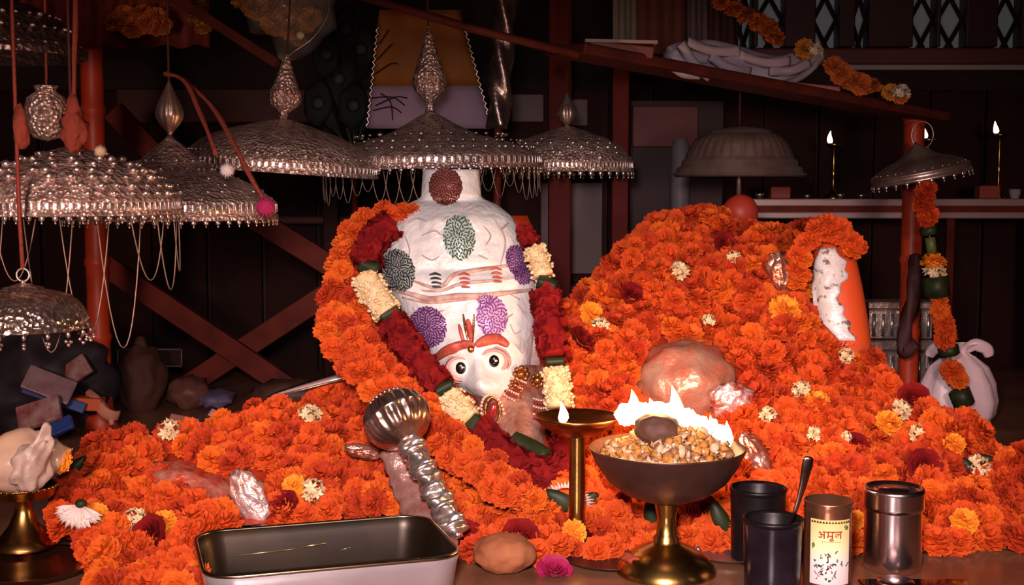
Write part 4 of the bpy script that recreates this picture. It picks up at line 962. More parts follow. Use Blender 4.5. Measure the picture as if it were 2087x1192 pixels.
# ---- mace
mh = P(808, 852, 1.70); me_ = P(935, 1095, 1.60); ax = (mh-me_).normalized()
mace = thing('silver_mace', me_, 'silver ceremonial mace with ribbed melon head leaning on the marigolds', 'mace')
Q = ax.to_track_quat('Z', 'Y').to_matrix().to_4x4()
Lm = (mh-me_).length; rh = S(67, 1.7)
hp_ = [(.30, -.98), (.42, -.92), (.45, -.86), (.75, -.74), (.93, -.50, .035, 18), (1, -.22, .045, 18), (1.02, .0, .05, 18), (1.06, .04), (1.06, .08), (1.01, .12, .05, 18), (.93, .40, .045, 18), (.76, .62, .035, 18), (.60, .72), (.58, .78), (.40, .84, .06, 12), (.20, .90), (.02, .92)]
ob('head', tf(mv(lathe([(p[0]*rh, p[1]*rh*.93)+tuple(p[2:]) for p in hp_], 108), (0, 0, Lm)), Q), mat('mace_silver', (.72, .50, .42), .26, .95, col2=(.50, .26, .19), nscale=30, bump=.2, bscale=60), mace)
bd = [mv(ico(1), (rh*.62*math.cos(2*PI*i/26), rh*.62*math.sin(2*PI*i/26), Lm+rh*.68), sc=rh*.06) for i in range(26)]
ob('beading', tf(join(*bd), Q), M_bright, mace, kind='stuff')
ns = 70
ob('shaft', tf(tube([Vector((0, 0, (Lm-rh*.85)*i/ns)) for i in range(ns+1)], [S(24, 1.65)*(1+.12*math.sin(i*.8)) if i > 2 else .006 for i in range(ns+1)], 26, lobes=3, amp=.22, twist=.34), Q), M_bright, mace)
for k in range(5):
    t = .1+.8*k/4
    ob('collar', tf(mv(lathe([(S(23, 1.65), -.004), (S(29, 1.65), -.002), (S(29, 1.65), .002), (S(23, 1.65), .004)], 24), (0, 0, (Lm-rh*.95)*t)), Q), M_bright, mace)
mw_ = catmull([P(790, 915, 1.735), P(815, 960, 1.72), P(835, 1010, 1.70), P(860, 1050, 1.67), P(905, 1090, 1.63), P(925, 1125, 1.60)], 6); n = len(mw_)
ob('foil_wrap', mv(tube(mw_, [S(interp([(0, 22), (.3, 30), (.7, 34), (1, 10)], i/(n-1)), 1.68)*(1+.1*math.sin(i*1.9)) for i in range(n)], 18, lobes=5, amp=.10, twist=.6, flat=.5), -me_), mat('mace_film', (.60, .34, .30), .28, .5, col2=(.42, .16, .12), nscale=40, bump=1.0, bscale=70), mace, label='crumpled plastic film behind the shaft')

# ---- oil lamp with one flame
g0 = G(1190, 1118); dl = g0.y
ol = thing('tall_oil_lamp', (P(1176, 1000, dl).x, dl, 0), 'tall brass oil lamp with a wide dish and one small flame', 'oil lamp')
zt = P(1176, 872, dl).z; rd = S(88, dl)
ob('base', lathe([(.045, 0), (.045, .004), (.038, .012), (.022, .020), (.014, .028), (.012, .034)], 32), M_brass, ol)
ob('stem', lathe([(.0115, .03), (.0105, .05), (S(17, dl), .06), (S(17, dl), zt-.012), (S(20, dl), zt-.006)], 24), M_brass, ol)
ob('dish', lathe([(S(18, dl), zt-.012), (rd*.45, zt-.008), (rd*.80, zt+.002), (rd*.97, zt+.012), (rd, zt+.016), (rd*.985, zt+.0165), (rd*.9, zt+.012), (rd*.6, zt+.006), (.001, zt+.004)], 40), mat('brass_orange', (.50, .20, .07), .33, 1, col2=(.35, .12, .04), nscale=20), ol)
fx = P(1147, 840, dl-.03); lx = fx-ol.location
ob('wick', tube([(lx.x, lx.y, zt+.006), (lx.x, lx.y, zt+.020)], .0016, 6), mat('wick', (.7, .5, .3), .8), ol)
ob('flame', mv(flame_shape(S(44, dl), S(11, dl), 1), (lx.x, lx.y, zt+.012)), M_flames, ol)
lamp('wick_light', 'POINT', (fx.x, fx.y-.01, ol.location.z+zt+.035), None, .18, (1, .50, .18), shadow_soft_size=.008)

# ---- fire bowl
g0 = G(1362, 1165); db = g0.y
fb = thing('fire_bowl', (P(1358, 1100, db).x, db, 0), 'large dark bronze bowl on a brass pedestal holding burning offerings', 'bowl')
rb_ = S(161, db); zr = P(1358, 913, db).z; zbot = P(1358, 1018, db).z
ob('pedestal', lathe([(S(104, db), 0), (S(104, db), .003), (S(98, db), .010), (S(84, db), .020), (S(60, db), .030), (S(34, db), .036), (S(26, db), .040), (S(27, db), .044), (S(21, db), .048), (S(19, db), .07), (S(20, db), zbot-.02), (S(26, db), zbot-.004)], 40), M_brass, fb)
hb = zr-zbot
ob('bowl', lathe([(.002, zbot-.002), (rb_*.30, zbot), (rb_*.55, zbot+hb*.14), (rb_*.76, zbot+hb*.38), (rb_*.92, zbot+hb*.72), (rb_, zr), (rb_*1.005, zr+.0015), (rb_*.985, zr+.002), (rb_*.88, zr-hb*.28), (rb_*.6, zr-hb*.6), (.002, zr-hb*.7)], 64), M_iron, fb)
# offerings inside
oc = thing('bowl_offerings', (fb.location.x, db, zr-hb*.6), 'heaped sweets, puffed grains and camphor lumps filling the fire bowl', 'offerings')
oc['kind'] = 'stuff'
M_sw = [mat('sweet_yellow', (.60, .27, .05), .6, col2=(.5, .18, .03), nscale=90), mat('sweet_white', (.66, .44, .28), .6), mat('sweet_tan', (.36, .15, .06), .6)]
V = []; Fc = []; idx = []
for k in range(620):
    rr = rb_*.84*math.sqrt(R.random()); th = R.random()*6.28; s = R.choice((.0028, .004, .0045, .007)); hgt = zr-.006+(1-(rr/(rb_*.84))**2)*.022*(1+.4*math.cos(th-.3))+R.uniform(-.006, .004)
    v, f = blob((rr*math.cos(th), rr*math.sin(th), hgt-oc.location.z), (s, s*.8, s*.7), 1, .7, 1.6, (R.random()*3, R.random()*3, 0), seed=k); n = len(V)
    V += v; Fc += [tuple(i+n for i in q) for q in f]; idx += [R.choice((0, 0, 1, 1, 2))]*len(f)
v, f = blob((0, 0, hb*.50), (rb_*.74, rb_*.74, hb*.16), 3, .05, 3); n = len(V); V += v; Fc += [tuple(i+n for i in q) for q in f]; idx += [2]*len(f)
me = bpy.data.meshes.new('lumps'); oo = ob('lumps', (V, Fc), M_sw, oc, kind='stuff', idx=idx)
ob('burnt_coconut', blob((0, 0, 0), (S(50, db), S(42, db), S(36, db)), 4, .05, 3, rot=(0, .2, 0)), mat('coconut_dark', (.07, .025, .014), .7, col2=(.13, .05, .03), nscale=20, bump=.5, bscale=60), label='charred dark coconut on top of the fire bowl offerings', cat='coconut', loc=P(1342, 878, db+.005))
# fire
fire = thing('fire', P(1375, 890, db+.03), 'bright white-yellow flames rising from the fire bowl', 'fire')
fl = []
for (x, y, a_, b_) in ((1278, 845, 22, 24), (1305, 842, 28, 26), (1335, 843, 28, 24), (1362, 846, 26, 24), (1390, 856, 26, 26), (1418, 866, 26, 24), (1444, 876, 24, 22), (1466, 886, 20, 20), (1482, 890, 13, 20), (1262, 846, 10, 10)):
    fl.append(blob(P(x, y, db+.035), (S(a_, db), S(a_*.7, db), S(b_, db)), 3, .22, 1.8, seed=x*.01))
for (x, yb, yt, w_) in ((1288, 850, 794, 15), (1376, 860, 786, 17), (1452, 885, 846, 10), (1484, 890, 858, 8), (1262, 852, 826, 8), (1415, 862, 834, 9), (1327, 840, 812, 12)):
    c = P(x, yb, db+.035); h = S(yb-yt, db)*1.05; fl.append(mv(flame_shape(h, S(w_, db), x*.01, 14), c))
ob('flame_tongues', local(fire, join(*fl)), M_flame, fire)
lamp('fire_light', 'POINT', P(1330, 822, db+.045), None, 5.0, (1, .50, .20), shadow_soft_size=.03)

# ---- dark plates under the lamps
pt = thing('dark_plate', (P(1245, 1160, 1.62).x, 1.615, 0), 'dark metal plate lying between the oil lamp and the fire bowl', 'plate')
ob('dish', lathe([(.050, .0006), (.060, .002), (.066, .006), (.067, .0065), (.064, .006), (.05, .003), (.001, .003)], 40), M_iron, pt)
p2 = thing('brass_plate', (P(60, 1168, 1.56).x, G(60, 1163).y, 0), 'dark brass plate at the bottom left corner under the conch stand', 'plate')
ob('dish', lathe([(.055, .0006), (.07, .002), (.078, .010), (.080, .011), (.076, .010), (.06, .004), (.001, .004)], 48), mat('plate_dark', (.16, .06, .03), .25, .9), p2)
p3 = thing('steel_plate', (P(1480, 1120, 1.66).x, G(1480, 1128).y, 0), 'thin steel plate rim behind the black cups', 'plate')
ob('dish', lathe([(.045, .0006), (.055, .004), (.060, .007), (.061, .0072), (.057, .006), (.045, .003), (.001, .003)], 40), M_silp, p3)
for i, (x, y, s) in enumerate(((1428, 1105, 9), (1448, 1098, 13), (1422, 1120, 7), (1470, 1105, 8))):
    q = G(x, y, .01); ob('silver_bead', blob((0, 0, 0), (S(s, 1.65),)*3, 2, .1), M_bright, label='small shiny metal lump beside the fire bowl pedestal, '+('left', 'largest', 'lowest', 'right')[i]+' one', cat='ornament', loc=(q.x, q.y, S(s, 1.65)+.006))

# ---- conch on stand
gs_ = G(50, 1128); dc = gs_.y
cs = thing('brass_goblet', (P(50, 1100, dc).x, dc, .011), 'shiny brass goblet stand at far left holding the conch', 'goblet')
zc_ = P(50, 990, dc).z-.011
ob('foot', lathe([(S(66, dc), 0), (S(66, dc), .004), (S(50, dc), .012), (S(30, dc), .028), (S(19, dc), .045), (S(15, dc), .060), (S(22, dc), .064), (S(15, dc), .069)], 32), M_brass, cs)
ob('cup', lathe([(S(14, dc), .066), (S(40, dc), .074), (S(62, dc), zc_-.012), (S(68, dc), zc_), (S(70, dc), zc_+.001), (S(66, dc), zc_+.001), (S(55, dc), zc_-.012), (.001, zc_-.020)], 36), M_brass, cs)
ob('beading', join(*[mv(ico(1), (S(68, dc)*math.cos(2*PI*i/34), S(68, dc)*math.sin(2*PI*i/34), zc_), sc=.0024) for i in range(34)]), M_brass, cs, kind='stuff')
cn = thing('conch', P(35, 990, dc), 'large cream and grey conch shell resting in the brass goblet', 'conch')
def conch():
    g = []; n = 60
    prof_ = [(-.085, .004), (-.07, .014), (-.05, .024), (-.03, .034), (-.012, .041), (.006, .043), (.018, .040), (.026, .033), (.030, .034), (.036, .027), (.040, .027), (.045, .019), (.050, .018), (.056, .010), (.064, .002)]
    V = []; Fc = []
    for (x, r_) in prof_:
        for i in range(n):
            th = 2*PI*i/n; k = 1+.05*math.cos(5*th+x*40)+.035*noise.noise(Vector((x*60, math.cos(th)*2, math.sin(th)*2)))*2
            xx = x+.006*(th/(2*PI)); V.append(Vector((xx, r_*k*math.cos(th), r_*k*math.sin(th))))
    for j in range(len(prof_)-1):
        for i in range(n): Fc.append((j*n+i, j*n+(i+1) % n, (j+1)*n+(i+1) % n, (j+1)*n+i))
    return V, Fc
ob('shell', mv(conch(), P(40, 940, dc)-cn.location, (.3, -.15, .5), .98), mat('conch_shell', (.72, .50, .34), .35, col2=(.56, .40, .34), nscale=20, bump=.4, bscale=40, coat=.3), cn)
lv, lf = blob((0, 0, 0), (S(40, dc), .022, S(56, dc)), 4, .17, 2.2, rot=(0, .30, 0), seed=2)
lv = [p+Vector((.6*max(0, p.z-.012)+0, 0, .55*max(0, p.z-.015)*(1 if p.x > 0 else .2))) for p in lv]
ob('lip', mv((lv, lf), P(62, 948, dc-.030)-cn.location), mat('conch_lip', (.70, .54, .48), .4, col2=(.42, .30, .26), nscale=38, bump=1.0, bscale=45), cn, label='grey-white wrinkled flared lip with a pointed corner')
o = one('marigold', MG[1], 122, 938, 26, M_yel, 'amber marigold tucked against the conch lip', dd=-.0)
o.location = P(122, 938, dc+.02)

# ---- black cups, spoon
def cup(px, pb, w_, ptop, lab, m, nm='black_cup', open_=.85):
    g = G(px, pb); d = g.y; r_ = S(w_/2, d); h = P(px, ptop, d).z
    t = thing(nm, (P(px, pb, d).x, d, 0), lab, 'cup')
    ob('body', lathe([(r_*.90, 0), (r_*.93, .003), (r_*.95, h*.5), (r_*.98, h-.004)], 40, cap0=True), m, t)
    ob('rim', lathe([(r_*.98, h-.006), (r_*1.02, h-.003), (r_*1.02, h), (r_*.96, h+.001), (r_*.90, h-.004), (r_*.88, .01), (.001, .008)], 40), M_black if nm == 'black_cup' else m, t)
    return t, r_, h, d
cup(1543, 1140, 116, 993, 'black metal cup standing behind, left of the spoon', M_black)
t, r_, h, d = cup(1573, 1205, 124, 1055, 'front black metal cup holding the spoon', mat('cup_front', (.016, .010, .016), .24, .5, col2=(.035, .022, .035), nscale=20, bump=.1, bscale=40))
spn = thing('spoon', P(1612, 1070, d-.01), 'dark steel spoon leaning out of the front black cup', 'spoon')
sp_pts = catmull([P(1600, 1095, d), P(1618, 1050, d-.005), P(1632, 1005, d-.008), P(1643, 960, d-.01), P(1648, 930, d-.01)], 6); n = len(sp_pts)
ob('handle', mv(tube(sp_pts, [S(interp([(0, 3.5), (.4, 5), (.8, 11), (.95, 11), (1, 5)], i/(n-1)), d) for i in range(n)], 12, flat=.25), -spn.location), mat('spoon_steel', (.42, .26, .22), .2, 1), spn)
ob('bowl', mv(blob(P(1594, 1115, d), (S(13, d), .004, S(20, d)), 3, rot=(0, .3, 0)), -spn.location), M_steel, spn)

# ---- yellow tin
g = G(1685, 1195); d = g.y; r_ = S(50, d); zt_ = P(1685, 1018, d).z
tin = thing('yellow_tin', (P(1685, 1190, d).x, d, 0), 'open copper-coloured tin with a pale yellow printed label and red lettering', 'tin')
M_tin = mat('tin_copper', (.55, .25, .14), .28, .9, col2=(.42, .18, .1), nscale=30)
ob('can', lathe([(r_*.97, 0), (r_, .002), (r_*.97, .005), (r_*.97, zt_-.012), (r_*1.0, zt_-.009), (r_*.97, zt_-.006), (r_*1.01, zt_-.002), (r_*1.01, zt_), (r_*.95, zt_), (r_*.94, .01), (.001, .008)], 48), M_tin, tin)
z0, z1 = .010, zt_-.018
mlab = bpy.data.materials.new('tin_label'); mlab.use_nodes = True; nt = mlab.node_tree; bs = nt.nodes['Principled BSDF']; bs.inputs['Roughness'].default_value = .4
tcn = nt.nodes.new('ShaderNodeTexCoord'); sx = nt.nodes.new('ShaderNodeSeparateXYZ'); mr = nt.nodes.new('ShaderNodeMapRange'); cr_ = nt.nodes.new('ShaderNodeValToRGB')
nt.links.new(tcn.outputs['Object'], sx.inputs[0]); nt.links.new(sx.outputs['Z'], mr.inputs[0]); mr.inputs[1].default_value = z0; mr.inputs[2].default_value = z1
e = cr_.color_ramp.elements; e[0].position = .0; e[0].color = (.80, .62, .62, 1); e[1].position = 1; e[1].color = (.85, .55, .18, 1); x_ = e.new(.55); x_.color = (.85, .78, .45, 1); x_ = e.new(.35); x_.color = (.82, .74, .68, 1)
nt.links.new(mr.outputs[0], cr_.inputs[0]); nt.links.new(cr_.outputs[0], bs.inputs['Base Color'])
A0, A1 = PI*1.5-1.02, PI*1.5+.80; rl_ = r_*.985
lb_ = ob('label', sheet([[Vector((rl_*math.cos(A0+(A1-A0)*i/24), rl_*math.sin(A0+(A1-A0)*i/24), z)) for i in range(25)] for z in (z0, (z0+z1)/2, z1)]), mlab, tin, label='pale yellow printed paper label')
def TL(u, v, off=.0006):   # u 0..1 left to right, v 0..1 bottom to top
    a = A0+(A1-A0)*u; q = rl_+off; return Vector((q*math.cos(a), q*math.sin(a), z0+(z1-z0)*v))
def ink(lines, m, w_, nm, stuff=None):
    ob(nm, join(*[tube([TL(*p) for p in ln], w_, 4) for ln in lines]), m, lb_, kind=stuff)
red_i = mat('print_red', (.45, .03, .02), .5)
def gl(lines, x, y, s, sy): return [[(x+a*s, y+b*sy) for a, b in ln] for ln in lines]
GA = [[(.05, .85), (.3, .9), (.4, .75), (.22, .58), (.42, .48), (.45, .25), (.25, .08), (.02, .2)], [(.3, .55), (.75, .55)], [(.75, 1), (.75, 0)], [(.55, 1), (1.02, 1)]]
GM = [[(.2, 1), (.2, .35), (.05, .3), (.08, .18), (.2, .22), (.22, .4), (.75, .4)], [(.75, 1), (.75, 0)], [(0, 1), (1.02, 1)], [(.75, 0), (.5, -.1), (.42, -.28), (.6, -.34), (.95, -.2)]]
GLl = [[(.8, 1), (.8, 0)], [(.8, .6), (.62, .72), (.48, .55), (.48, .35)], [(.48, .55), (.32, .72), (.12, .62), (.1, .38), (.3, .22)], [(0, 1), (1.0, 1)]]
ink(gl(GA, .22, .72, .17, .10)+gl(GM, .40, .72, .17, .10)+gl(GLl, .58, .72, .17, .10), red_i, .0007, 'lettering')
ink([[(.30+k*.055, .665), (.33+k*.055, .67)] for k in range(8)], mat('print_orange', (.7, .25, .08), .5), .0005, 'small_print', 'stuff')
ink([[(.04+k*.068, .955), (.06+k*.068, .975), (.08+k*.068, .955), (.04+k*.068, .955)] for k in range(14)], i_blk, .0007, 'border_pattern', 'stuff')
rr2 = random.Random(5); ln = []
for k in range(46):
    u = .5+rr2.gauss(0, .20); v = .30+rr2.gauss(0, .13)
    if .06 < u < .94 and .04 < v < .58: ln.append([(u, v), (u+rr2.uniform(-.05, .05), v+rr2.uniform(-.03, .03)), (u+rr2.uniform(-.06, .06), v+rr2.uniform(-.05, .05))])
ink(ln[:24], mat('print_grey', (.16, .16, .22), .5), .0007, 'drawing_lines', 'stuff'); ink(ln[24:34], i_blk, .001, 'drawing_shapes', 'stuff'); ink(ln[34:], red_i, .0007, 'drawing_accents', 'stuff')
ink([[(.08, .60), (.10, .63), (.12, .60), (.10, .57), (.08, .60)], [(.82, .88), (.86, .91), (.9, .88)], [(.84, .86), (.9, .86)]], mat('print_green', (.10, .2, .06), .5), .0012, 'print_leaf', 'stuff')
# ---- steel canister
g = G(1818, 1158); d = g.y; r_ = S(60, d); zt_ = P(1818, 992, d).z; zl = P(1818, 1034, d).z
can = thing('steel_canister', (g.x, d, 0), 'round steel canister with a fitted lid at lower right', 'canister')
M_st2 = mat('brushed_steel', (.80, .64, .66), .22, 1, bump=.03, bscale=30)
ob('body', lathe([(r_*.90, 0), (r_*.96, .003), (r_*.97, .01), (r_*.97, zl)], 56, cap0=True), M_st2, can)
ob('lid', lathe([(r_*.96, zl-.002), (r_*1.03, zl-.001), (r_*1.04, zl+.004), (r_*1.03, zt_-.006), (r_*1.04, zt_-.003), (r_*1.0, zt_), (r_*.92, zt_+.0005), (r_*.90, zt_-.003), (r_*.55, zt_-.003), (r_*.52, zt_-.001), (.001, zt_-.001)], 56), M_st2, can)
dm = thing('dark_tray', (P(1850, 1190, 1.5).x, 1.475, 0), 'black glossy tray edge at the bottom right in front of the canister', 'tray')
ob('slab', box(-.055, .075, -.06, .045, .0005, .004, .0015), mat('gloss_black', (.01, .006, .006), .06), dm, smooth=False)
dp = thing('small_steel_lid', (P(1820, 1190, 1.5).x, 1.49, .004), 'steel lid lying on the black tray in front of the canister', 'lid')
ob('lid', lathe([(.022, 0), (.022, .006), (.020, .008), (.001, .008)], 32, cap0=True), M_st2, dp)
# ---- coconut and magenta petals
gco = G(1028, 1188)
ob('coconut', blob((0, 0, 0), (S(66, 1.55), S(52, 1.55), S(42, 1.55)), 4, .05, 2.5), mat('coconut', (.26, .065, .025), .8, col2=(.38, .12, .045), nscale=22, bump=.7, bscale=50), label='round brown coconut at the bottom centre beside the tray', cat='coconut', loc=(P(1028, 1160, 1.56).x, 1.56, S(40, 1.55)))
o = ob('magenta_flower', mv(RS[1], sc=S(34, 1.56)), M_pink, label='magenta flower right of the coconut', cat='flower', loc=P(1130, 1160, 1.55)); o.rotation_euler = (.6, .1, 0)
for i, (x, y, c) in enumerate(((1225, 1155, (.5, .08, .04)), (1295, 1160, (.42, .10, .05)))):
    pass
ob('red_cloth', mv(blob((0, 0, 0), (.016, .018, .009), 3, .3, 2), (0, 0, 0), (0, .3, .5)), mat('cloth_red', (.34, .05, .02), .6), label='crumpled red cloth between dark plate and brass pedestal', cat='cloth', loc=(P(1292, 1158, 1.585).x, 1.555, .018))

# ================================================================== LEFT CLUTTER
def card(px, py, d, w_, h_, rx, ry, rz, m, nm, lab, cat='packet', th=.012):
    c = P(px, py, d)
    o = ob(nm, box(-S(w_/2, d), S(w_/2, d), -th/2, th/2, -S(h_/2, d), S(h_/2, d), .002), m, label=lab, cat=cat, loc=c, smooth=False); o.rotation_euler = (rx, ry, rz); return o
M_pk = mat('packet_pale', (.30, .20, .22), .4, col2=(.20, .10, .12), nscale=30); M_bl = mat('packet_blue', (.02, .05, .22), .35); M_pkr = mat('packet_red', (.22, .04, .04), .4, col2=(.40, .26, .26), nscale=40)
card(100, 785, 2.35, 100, 52, -.5, .42, .2, M_pk, 'pale_packet', 'pale printed packet on the left rubbish heap, uppermost')
card(110, 812, 2.38, 130, 22, -.4, .38, .2, M_bl, 'blue_packet', 'long blue packet below the pale one at left')
card(80, 842, 2.30, 90, 55, -.6, -.3, .1, M_pkr, 'red_white_packet', 'red and white packet low on the left pile')
card(120, 870, 2.30, 60, 30, -.5, -.4, .1, M_bl, 'blue_packet', 'short blue packet lowest on the left pile')
card(155, 755, 2.45, 60, 44, -.4, -.6, .1, M_pkr, 'dim_packet', 'dim packet with dark marks just left of the orange post')
card(118, 735, 2.48, 50, 40, -.4, .3, .1, M_pk, 'grey_packet', 'small grey packet behind the uppermost pale one')
pb_ = ob('packet_pile', blob((0, 0, 0), (.16, .12, .13), 4, .12, 3), mat('pile_dark', (.02, .014, .02), .6), label='dark heap of bags under the packets at far left', cat='bags', loc=(P(60, 850, 2.5).x, 2.55, .10))
bagp = thing('dark_sack', (P(285, 850, 2.7).x, 2.72, 0), 'dark brown rounded sack behind the left heap', 'sack')
ob('body', blob((0, 0, .065), (S(52, 2.7), .05, .075), 4, .08, 2), mat('sack_brown', (.06, .016, .008), .8, bump=.6, bscale=25), bagp)
ob('knot', blob((0, 0, .14), (.014, .012, .02), 2, .2, 3), mat('sack_brown', (.06, .016, .008)), bagp)
card(180, 822, 2.42, 62, 26, 0, .05, 0, mat('orange_block', (.55, .09, .03), .5), 'orange_block', 'small orange block against the left post', 'block', .03)
cl_ = thing('tied_cloth', P(215, 860, 2.38), 'pale knotted cloth tied around the foot of the orange post', 'cloth')
cc = catmull([P(178, 800, 2.44), P(195, 815, 2.42), P(212, 838, 2.41), P(232, 848, 2.42), P(240, 842, 2.44)], 6); n = len(cc)
ob('cloth_end', mv(tube(cc, [S(interp([(0, 8), (.4, 13), (.8, 15), (1, 4)], i/(n-1)), 2.4) for i in range(n)], 12, lobes=4, amp=.2, twist=.3, flat=.6), -cl_.location), mat('cloth_salmon', (.50, .20, .13), .7), cl_)
ob('cloth_tail', mv(tube([P(225, 845, 2.42), P(228, 866, 2.41)], [S(8, 2.4), S(5, 2.4)], 8), -cl_.location), mat('cloth_salmon', (.5, .2, .13)), cl_)
fr_ = thing('picture_frame', P(305, 745, 2.85), 'thin-edged dark picture frame standing behind the sack', 'frame')
for a, b in (((240, 712), (370, 712)), ((370, 712), (370, 746)), ((370, 746), (240, 746)), ((240, 746), (240, 712))):
    ob('edge', mv(tube([P(*a, 2.85), P(*b, 2.85)], .0022, 5), -fr_.location), mat('edge_grey', (.12, .08, .08), .4), fr_)
ob('picture', mv(wb(242, 714, 368, 745, 2.855, .01), -fr_.location), M_dark, fr_, smooth=False)
ob('easel_leg', mv(tube([P(305, 746, 2.87), Vector((P(305, 746, 2.87).x, 2.87, 0))], .003, 5), -fr_.location), M_dark, fr_)
sv_ = thing('silver_leaf_fan', P(640, 812, 2.05), 'pale silvery pointed strip lying behind the left heap', 'fan')
g = []
for j in range(13):
    t = j/12; x = 545+165*t; y = 812-42*t**.8; wv = 3+13*t*(1 if t < .9 else .6)
    g.append([P(x, y-wv, 2.02), P(x, y, 2.0), P(x, y+wv*.5, 2.02)])
ob('blade', mv(sheet(g), -sv_.location), mat('blade_grey', (.50, .34, .32), .35, .4), sv_, solid=.002)
ob('rib', mv(tube([P(545, 812, 1.995), P(710, 770, 1.995)], .0016, 5), -sv_.location), M_silp, sv_)
# clutter behind the heap (dim)
for i, (x, y, w_, h_, c, lb) in enumerate(((385, 775, 45, 34, (.12, .04, .03), 'dim brown rounded bundle below the cross brace'), (440, 800, 38, 20, (.10, .07, .13), 'dim purple-blue packet below the brace crossing'), (590, 780, 80, 34, (.07, .025, .018), 'dim brown bundle behind the silvery strip'))):
    c_ = P(x, y, 2.75); ob('bundle', blob((0, 0, 0), (S(w_, 2.75), .05, max(.02, c_.z*.6)), 3, .15, 3, seed=i), mat('bund%d' % i, c, .6), label=lb, cat='bundle', loc=(c_.x, 2.75, max(.02, c_.z*.55)))
for i, (x, y, w_, h_, ry, c, lb) in enumerate(((445, 848, 40, 20, .5, (.35, .20, .20), 'small pale card just behind the left crest'), (375, 855, 60, 18, .2, (.30, .12, .09), 'flat pinkish card behind the left crest'))):
    card(x, y, 2.2, w_, h_, -.9, ry, 0, mat('card%d' % i, c, .6), 'paper_card', lb, 'card', .003)
# upper-left dim decorations
def lumpy(nm, label, cat, lst, d, m, base):
    t = thing(nm, P(*base, d), label, cat)
    for (x, y, s) in lst:
        o = ob('marigold', mv(MG[R.randrange(5)], sc=S(s, d)), m, t); o.location = P(x, y, d)-t.location; o.rotation_euler = yaw_up(None)
    return t
M_dor = mat('marigold_shade', (.40, .09, .012), .8); M_dye = mat('marigold_yellow_shade', (.42, .17, .015), .8)  # darker copies of the marigold colours, shade of the upper area painted in
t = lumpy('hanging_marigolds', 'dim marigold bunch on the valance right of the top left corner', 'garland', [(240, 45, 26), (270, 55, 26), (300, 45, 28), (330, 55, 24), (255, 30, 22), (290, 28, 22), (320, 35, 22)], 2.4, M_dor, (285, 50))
ob('string', mv(tube([P(285, 40, 2.4), Vector((P(285, 0, 2.4).x, 2.4, TOP+.01))], .002, 5), -t.location), M_string, t)
t = lumpy('hanging_marigolds', 'dim yellow flower drop hanging left of the tasselled bowl at top', 'garland', [(395, 10, 24), (402, 35, 22), (415, 58, 18)], 2.4, M_dye, (410, 66))
ob('string', mv(tube([P(395, 10, 2.4), Vector((P(395, 0, 2.4).x, 2.4, TOP+.01))], .002, 5), -t.location), M_string, t)
t = lumpy('flower_net_bag', 'dim yellow flowers in a thin-rimmed clear bag above the third umbrella', 'bag', [(520, 20, 30), (560, 15, 32), (600, 20, 32), (630, 40, 28), (560, 50, 30), (600, 60, 28), (610, 85, 20), (500, -5, 30)], 2.5, M_dye, (590, 130))
ob('bag_film', mv(tube(catmull([P(585, -40, 2.5), P(590, 20, 2.5), P(598, 70, 2.5), P(580, 115, 2.5), P(566, 132, 2.5)], 5), [S(a, 2.5) for a in [95]*5+[88]*5+[60, 52, 44, 36, 28]+[18, 14, 11, 8, 6]+[4]], 20), -t.location), mat('clear_film', (.9, .9, .9), .1, alpha=.10, spec=1), t, label='clear plastic bag film')
ob('rim_wire', mv(tube(catmull([P(672, -20, 2.48), P(668, 30, 2.47), P(640, 75, 2.46), P(600, 105, 2.46), P(566, 132, 2.46)], 6), .0016, 5), -t.location), M_chain, t)
ob('bead', mv(blob(P(612, 72, 2.44), (S(9, 2.44),)*3, 2), -t.location), mat('bead_pale', (.6, .5, .3), .3), t)

# marigold strand over the plank, right
t = thing('draped_marigold_strand', P(1620, 120, 2.45), 'dim orange marigold strand draped down over the plank at upper right', 'garland')
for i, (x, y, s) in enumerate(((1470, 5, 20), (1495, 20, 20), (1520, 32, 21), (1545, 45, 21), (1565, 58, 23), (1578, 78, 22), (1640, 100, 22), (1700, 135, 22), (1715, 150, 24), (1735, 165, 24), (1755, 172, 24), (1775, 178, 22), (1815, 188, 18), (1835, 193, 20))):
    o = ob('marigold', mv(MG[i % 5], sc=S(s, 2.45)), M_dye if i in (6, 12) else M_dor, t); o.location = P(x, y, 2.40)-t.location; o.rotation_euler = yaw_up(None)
for i, (x, y, s) in enumerate(((1662, 105, 18), (1836, 190, 22))):
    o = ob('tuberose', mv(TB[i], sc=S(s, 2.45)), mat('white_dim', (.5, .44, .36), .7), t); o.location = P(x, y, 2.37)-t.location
# hanging garland by right post
t = thing('dangling_garland', P(1965, 845, 2.40), 'mixed garland dangling from the tilted umbrella past the white plastic bag', 'garland')
pth = [(1885, 375), (1888, 440), (1898, 500), (1905, 560), (1912, 620), (1925, 680), (1940, 740), (1955, 800), (1968, 830)]
def TG(k):
    y = k; x = interp([(b, a) for a, b in pth], y); return P(x, y, 2.42)
ob('thread', mv(tube([TG(y) for y in range(372, 830, 12)], .0016, 5), -t.location), M_stem, t)
for y, s in ((385, 22), (402, 23), (420, 24), (438, 24), (450, 20), (612, 20), (632, 22), (655, 24), (672, 25), (692, 28), (755, 26), (772, 25)):
    for rep in (0, 1):
        o = bpy.data.objects.new('marigold', R.choice(sm)); COL.objects.link(o); o.parent = t
        o.location = TG(y)+Vector((R.uniform(-.006, .006), -.006+.012*rep, 0))-t.location; q = S(s, 2.42)*.9; o.scale = (q,)*3; o.rotation_euler = yaw_up(None)
